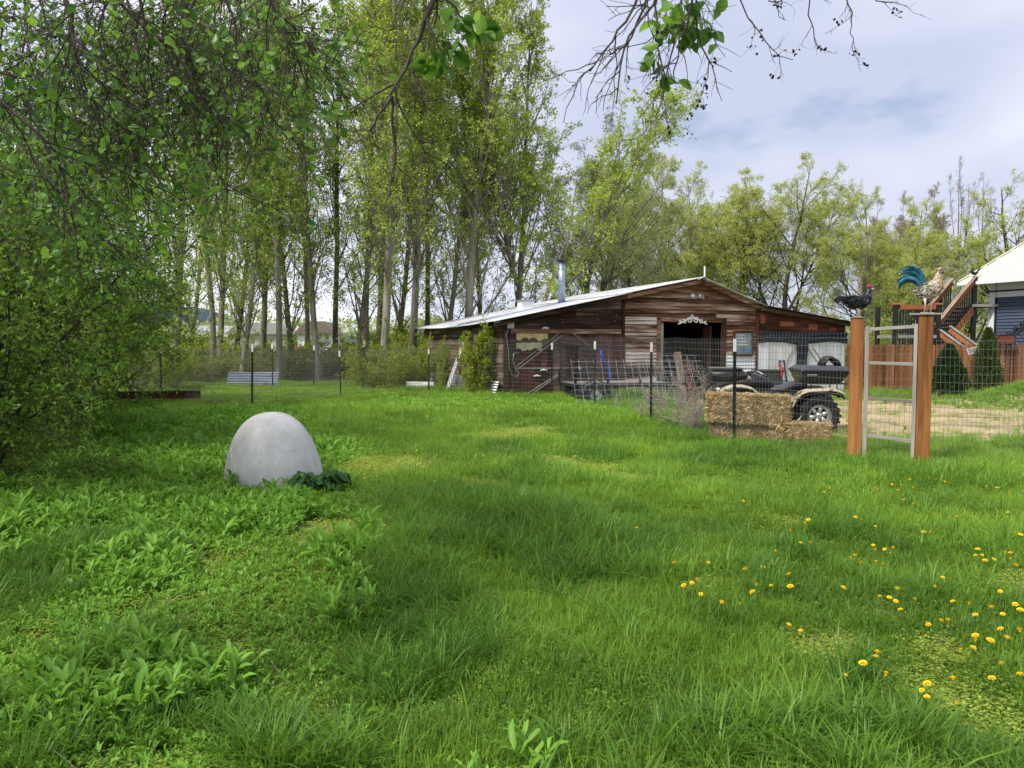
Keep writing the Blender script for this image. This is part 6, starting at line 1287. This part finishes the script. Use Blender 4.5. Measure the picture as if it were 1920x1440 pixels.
C6 = [(617,175),(645,178),(686,180),(655,158),(672,162),(893,165),(957,143),(985,168),(1000,145),(1025,150),(1055,156),(1038,120),(1012,213),(1055,230),(953,176),(1125,112),(1160,117),(1200,130),(1390,152),(1438,158),(1493,177),(278,219),(575,305),(560,320),(790,293),(820,304),(882,335),(493,353),(1152,277),(1255,290),(1490,270),(1103,361),(1132,361),(1530,369),(1545,372),(541,410),(585,409),(425,447),(118,500),(872,421),(880,441),(925,440),(964,433),(950,458),(788,468),(770,478),(815,500),(885,495),(915,505),(1350,440),(1340,467),(1370,466),(1385,491),(1425,486),(1475,454),(1500,457),(1500,483),(1525,510),(285,531),(365,523),(487,553),(5,605),(42,593),(66,578),(83,645),(337,600),(320,635),(405,606),(493,610),(178,683),(262,688),(735,615),(902,655),(945,660),(975,677),(982,621),(1062,666),(997,716),(1155,612),(1190,568),(1310,686),(1237,678),(1340,740),(1415,705),(1465,736),(1522,692),(1545,718),(1452,632),(1182,765),(1215,764),(1125,785),(1455,807),(1485,847),(1408,858),(1340,835),(1340,855),(1330,890),(1270,899),(1543,811),(540,812),(485,785),(890,910),(883,930),(826,962),(740,1020),(930,1010),(1120,1055),(1118,1115),(1238,1030),(1415,1030),(1460,962),(1545,1012),(1252,1140),(1095,1085)]
FL = [(1280 + x / 2.4406, 850 + y / 2.4406, 'open yellow dandelion in the right foreground grass', 'dandelions in the right foreground grass') for x, y in C6]
FL += [(x, y, 'yellow dandelion in the weeds between dome and dark grass', 'dandelions near the dome') for x, y in ((720, 986), (738, 1033), (648, 898), (578, 931), (731, 970), (1194, 990), (1264, 1056))]
FL += [(x, y, 'far yellow dandelion on the lawn behind the left fence', 'dandelions on the left lawn') for x, y in ((455, 755), (497, 746), (515, 758), (575, 746), (590, 744), (580, 780), (312, 740), (285, 743), (604, 748), (770, 760))]
def where(px, py, lab, grp):
    if 'right foreground' not in lab: return lab, grp
    if py < 945: return 'small yellow dandelion in the grass just in front of the gate', 'dandelions in front of the gate'
    if py > 1190: return 'yellow dandelion near the pale moss patches in the lower right foreground', 'dandelions by the moss patches'
    if px > 1800: return 'yellow dandelion in the cluster at the right photo edge', 'dandelions at the right edge'
    if px < 1500: return 'yellow dandelion at the left end of the dandelion patch', 'dandelions at the left of the patch'
    return 'yellow dandelion in the middle of the dandelion patch', 'dandelions in the middle of the patch'
for px, py, lab, grp in FL:
    lab, grp = where(px, py, lab, grp)
    near = py > 830; zt = .14 if near else .12; p = GP(px, py, zt); z_ = g1(p.x, p.y); 
    o = thing('dandelion', lab, 'dandelion', (p.x, p.y, max(zt, z_ + .10)), random.uniform(0, 6), grp); o.rotation_euler[0] = random.uniform(-.5, .5); o.rotation_euler[1] = random.uniform(-.5, .5); s_ = random.uniform(.5, .85) * (1 if near else 1.3); o.scale = (s_, s_, s_)
    link('flower_head', dm, M_dand, o); link('stem', dsm, M_stem, o)
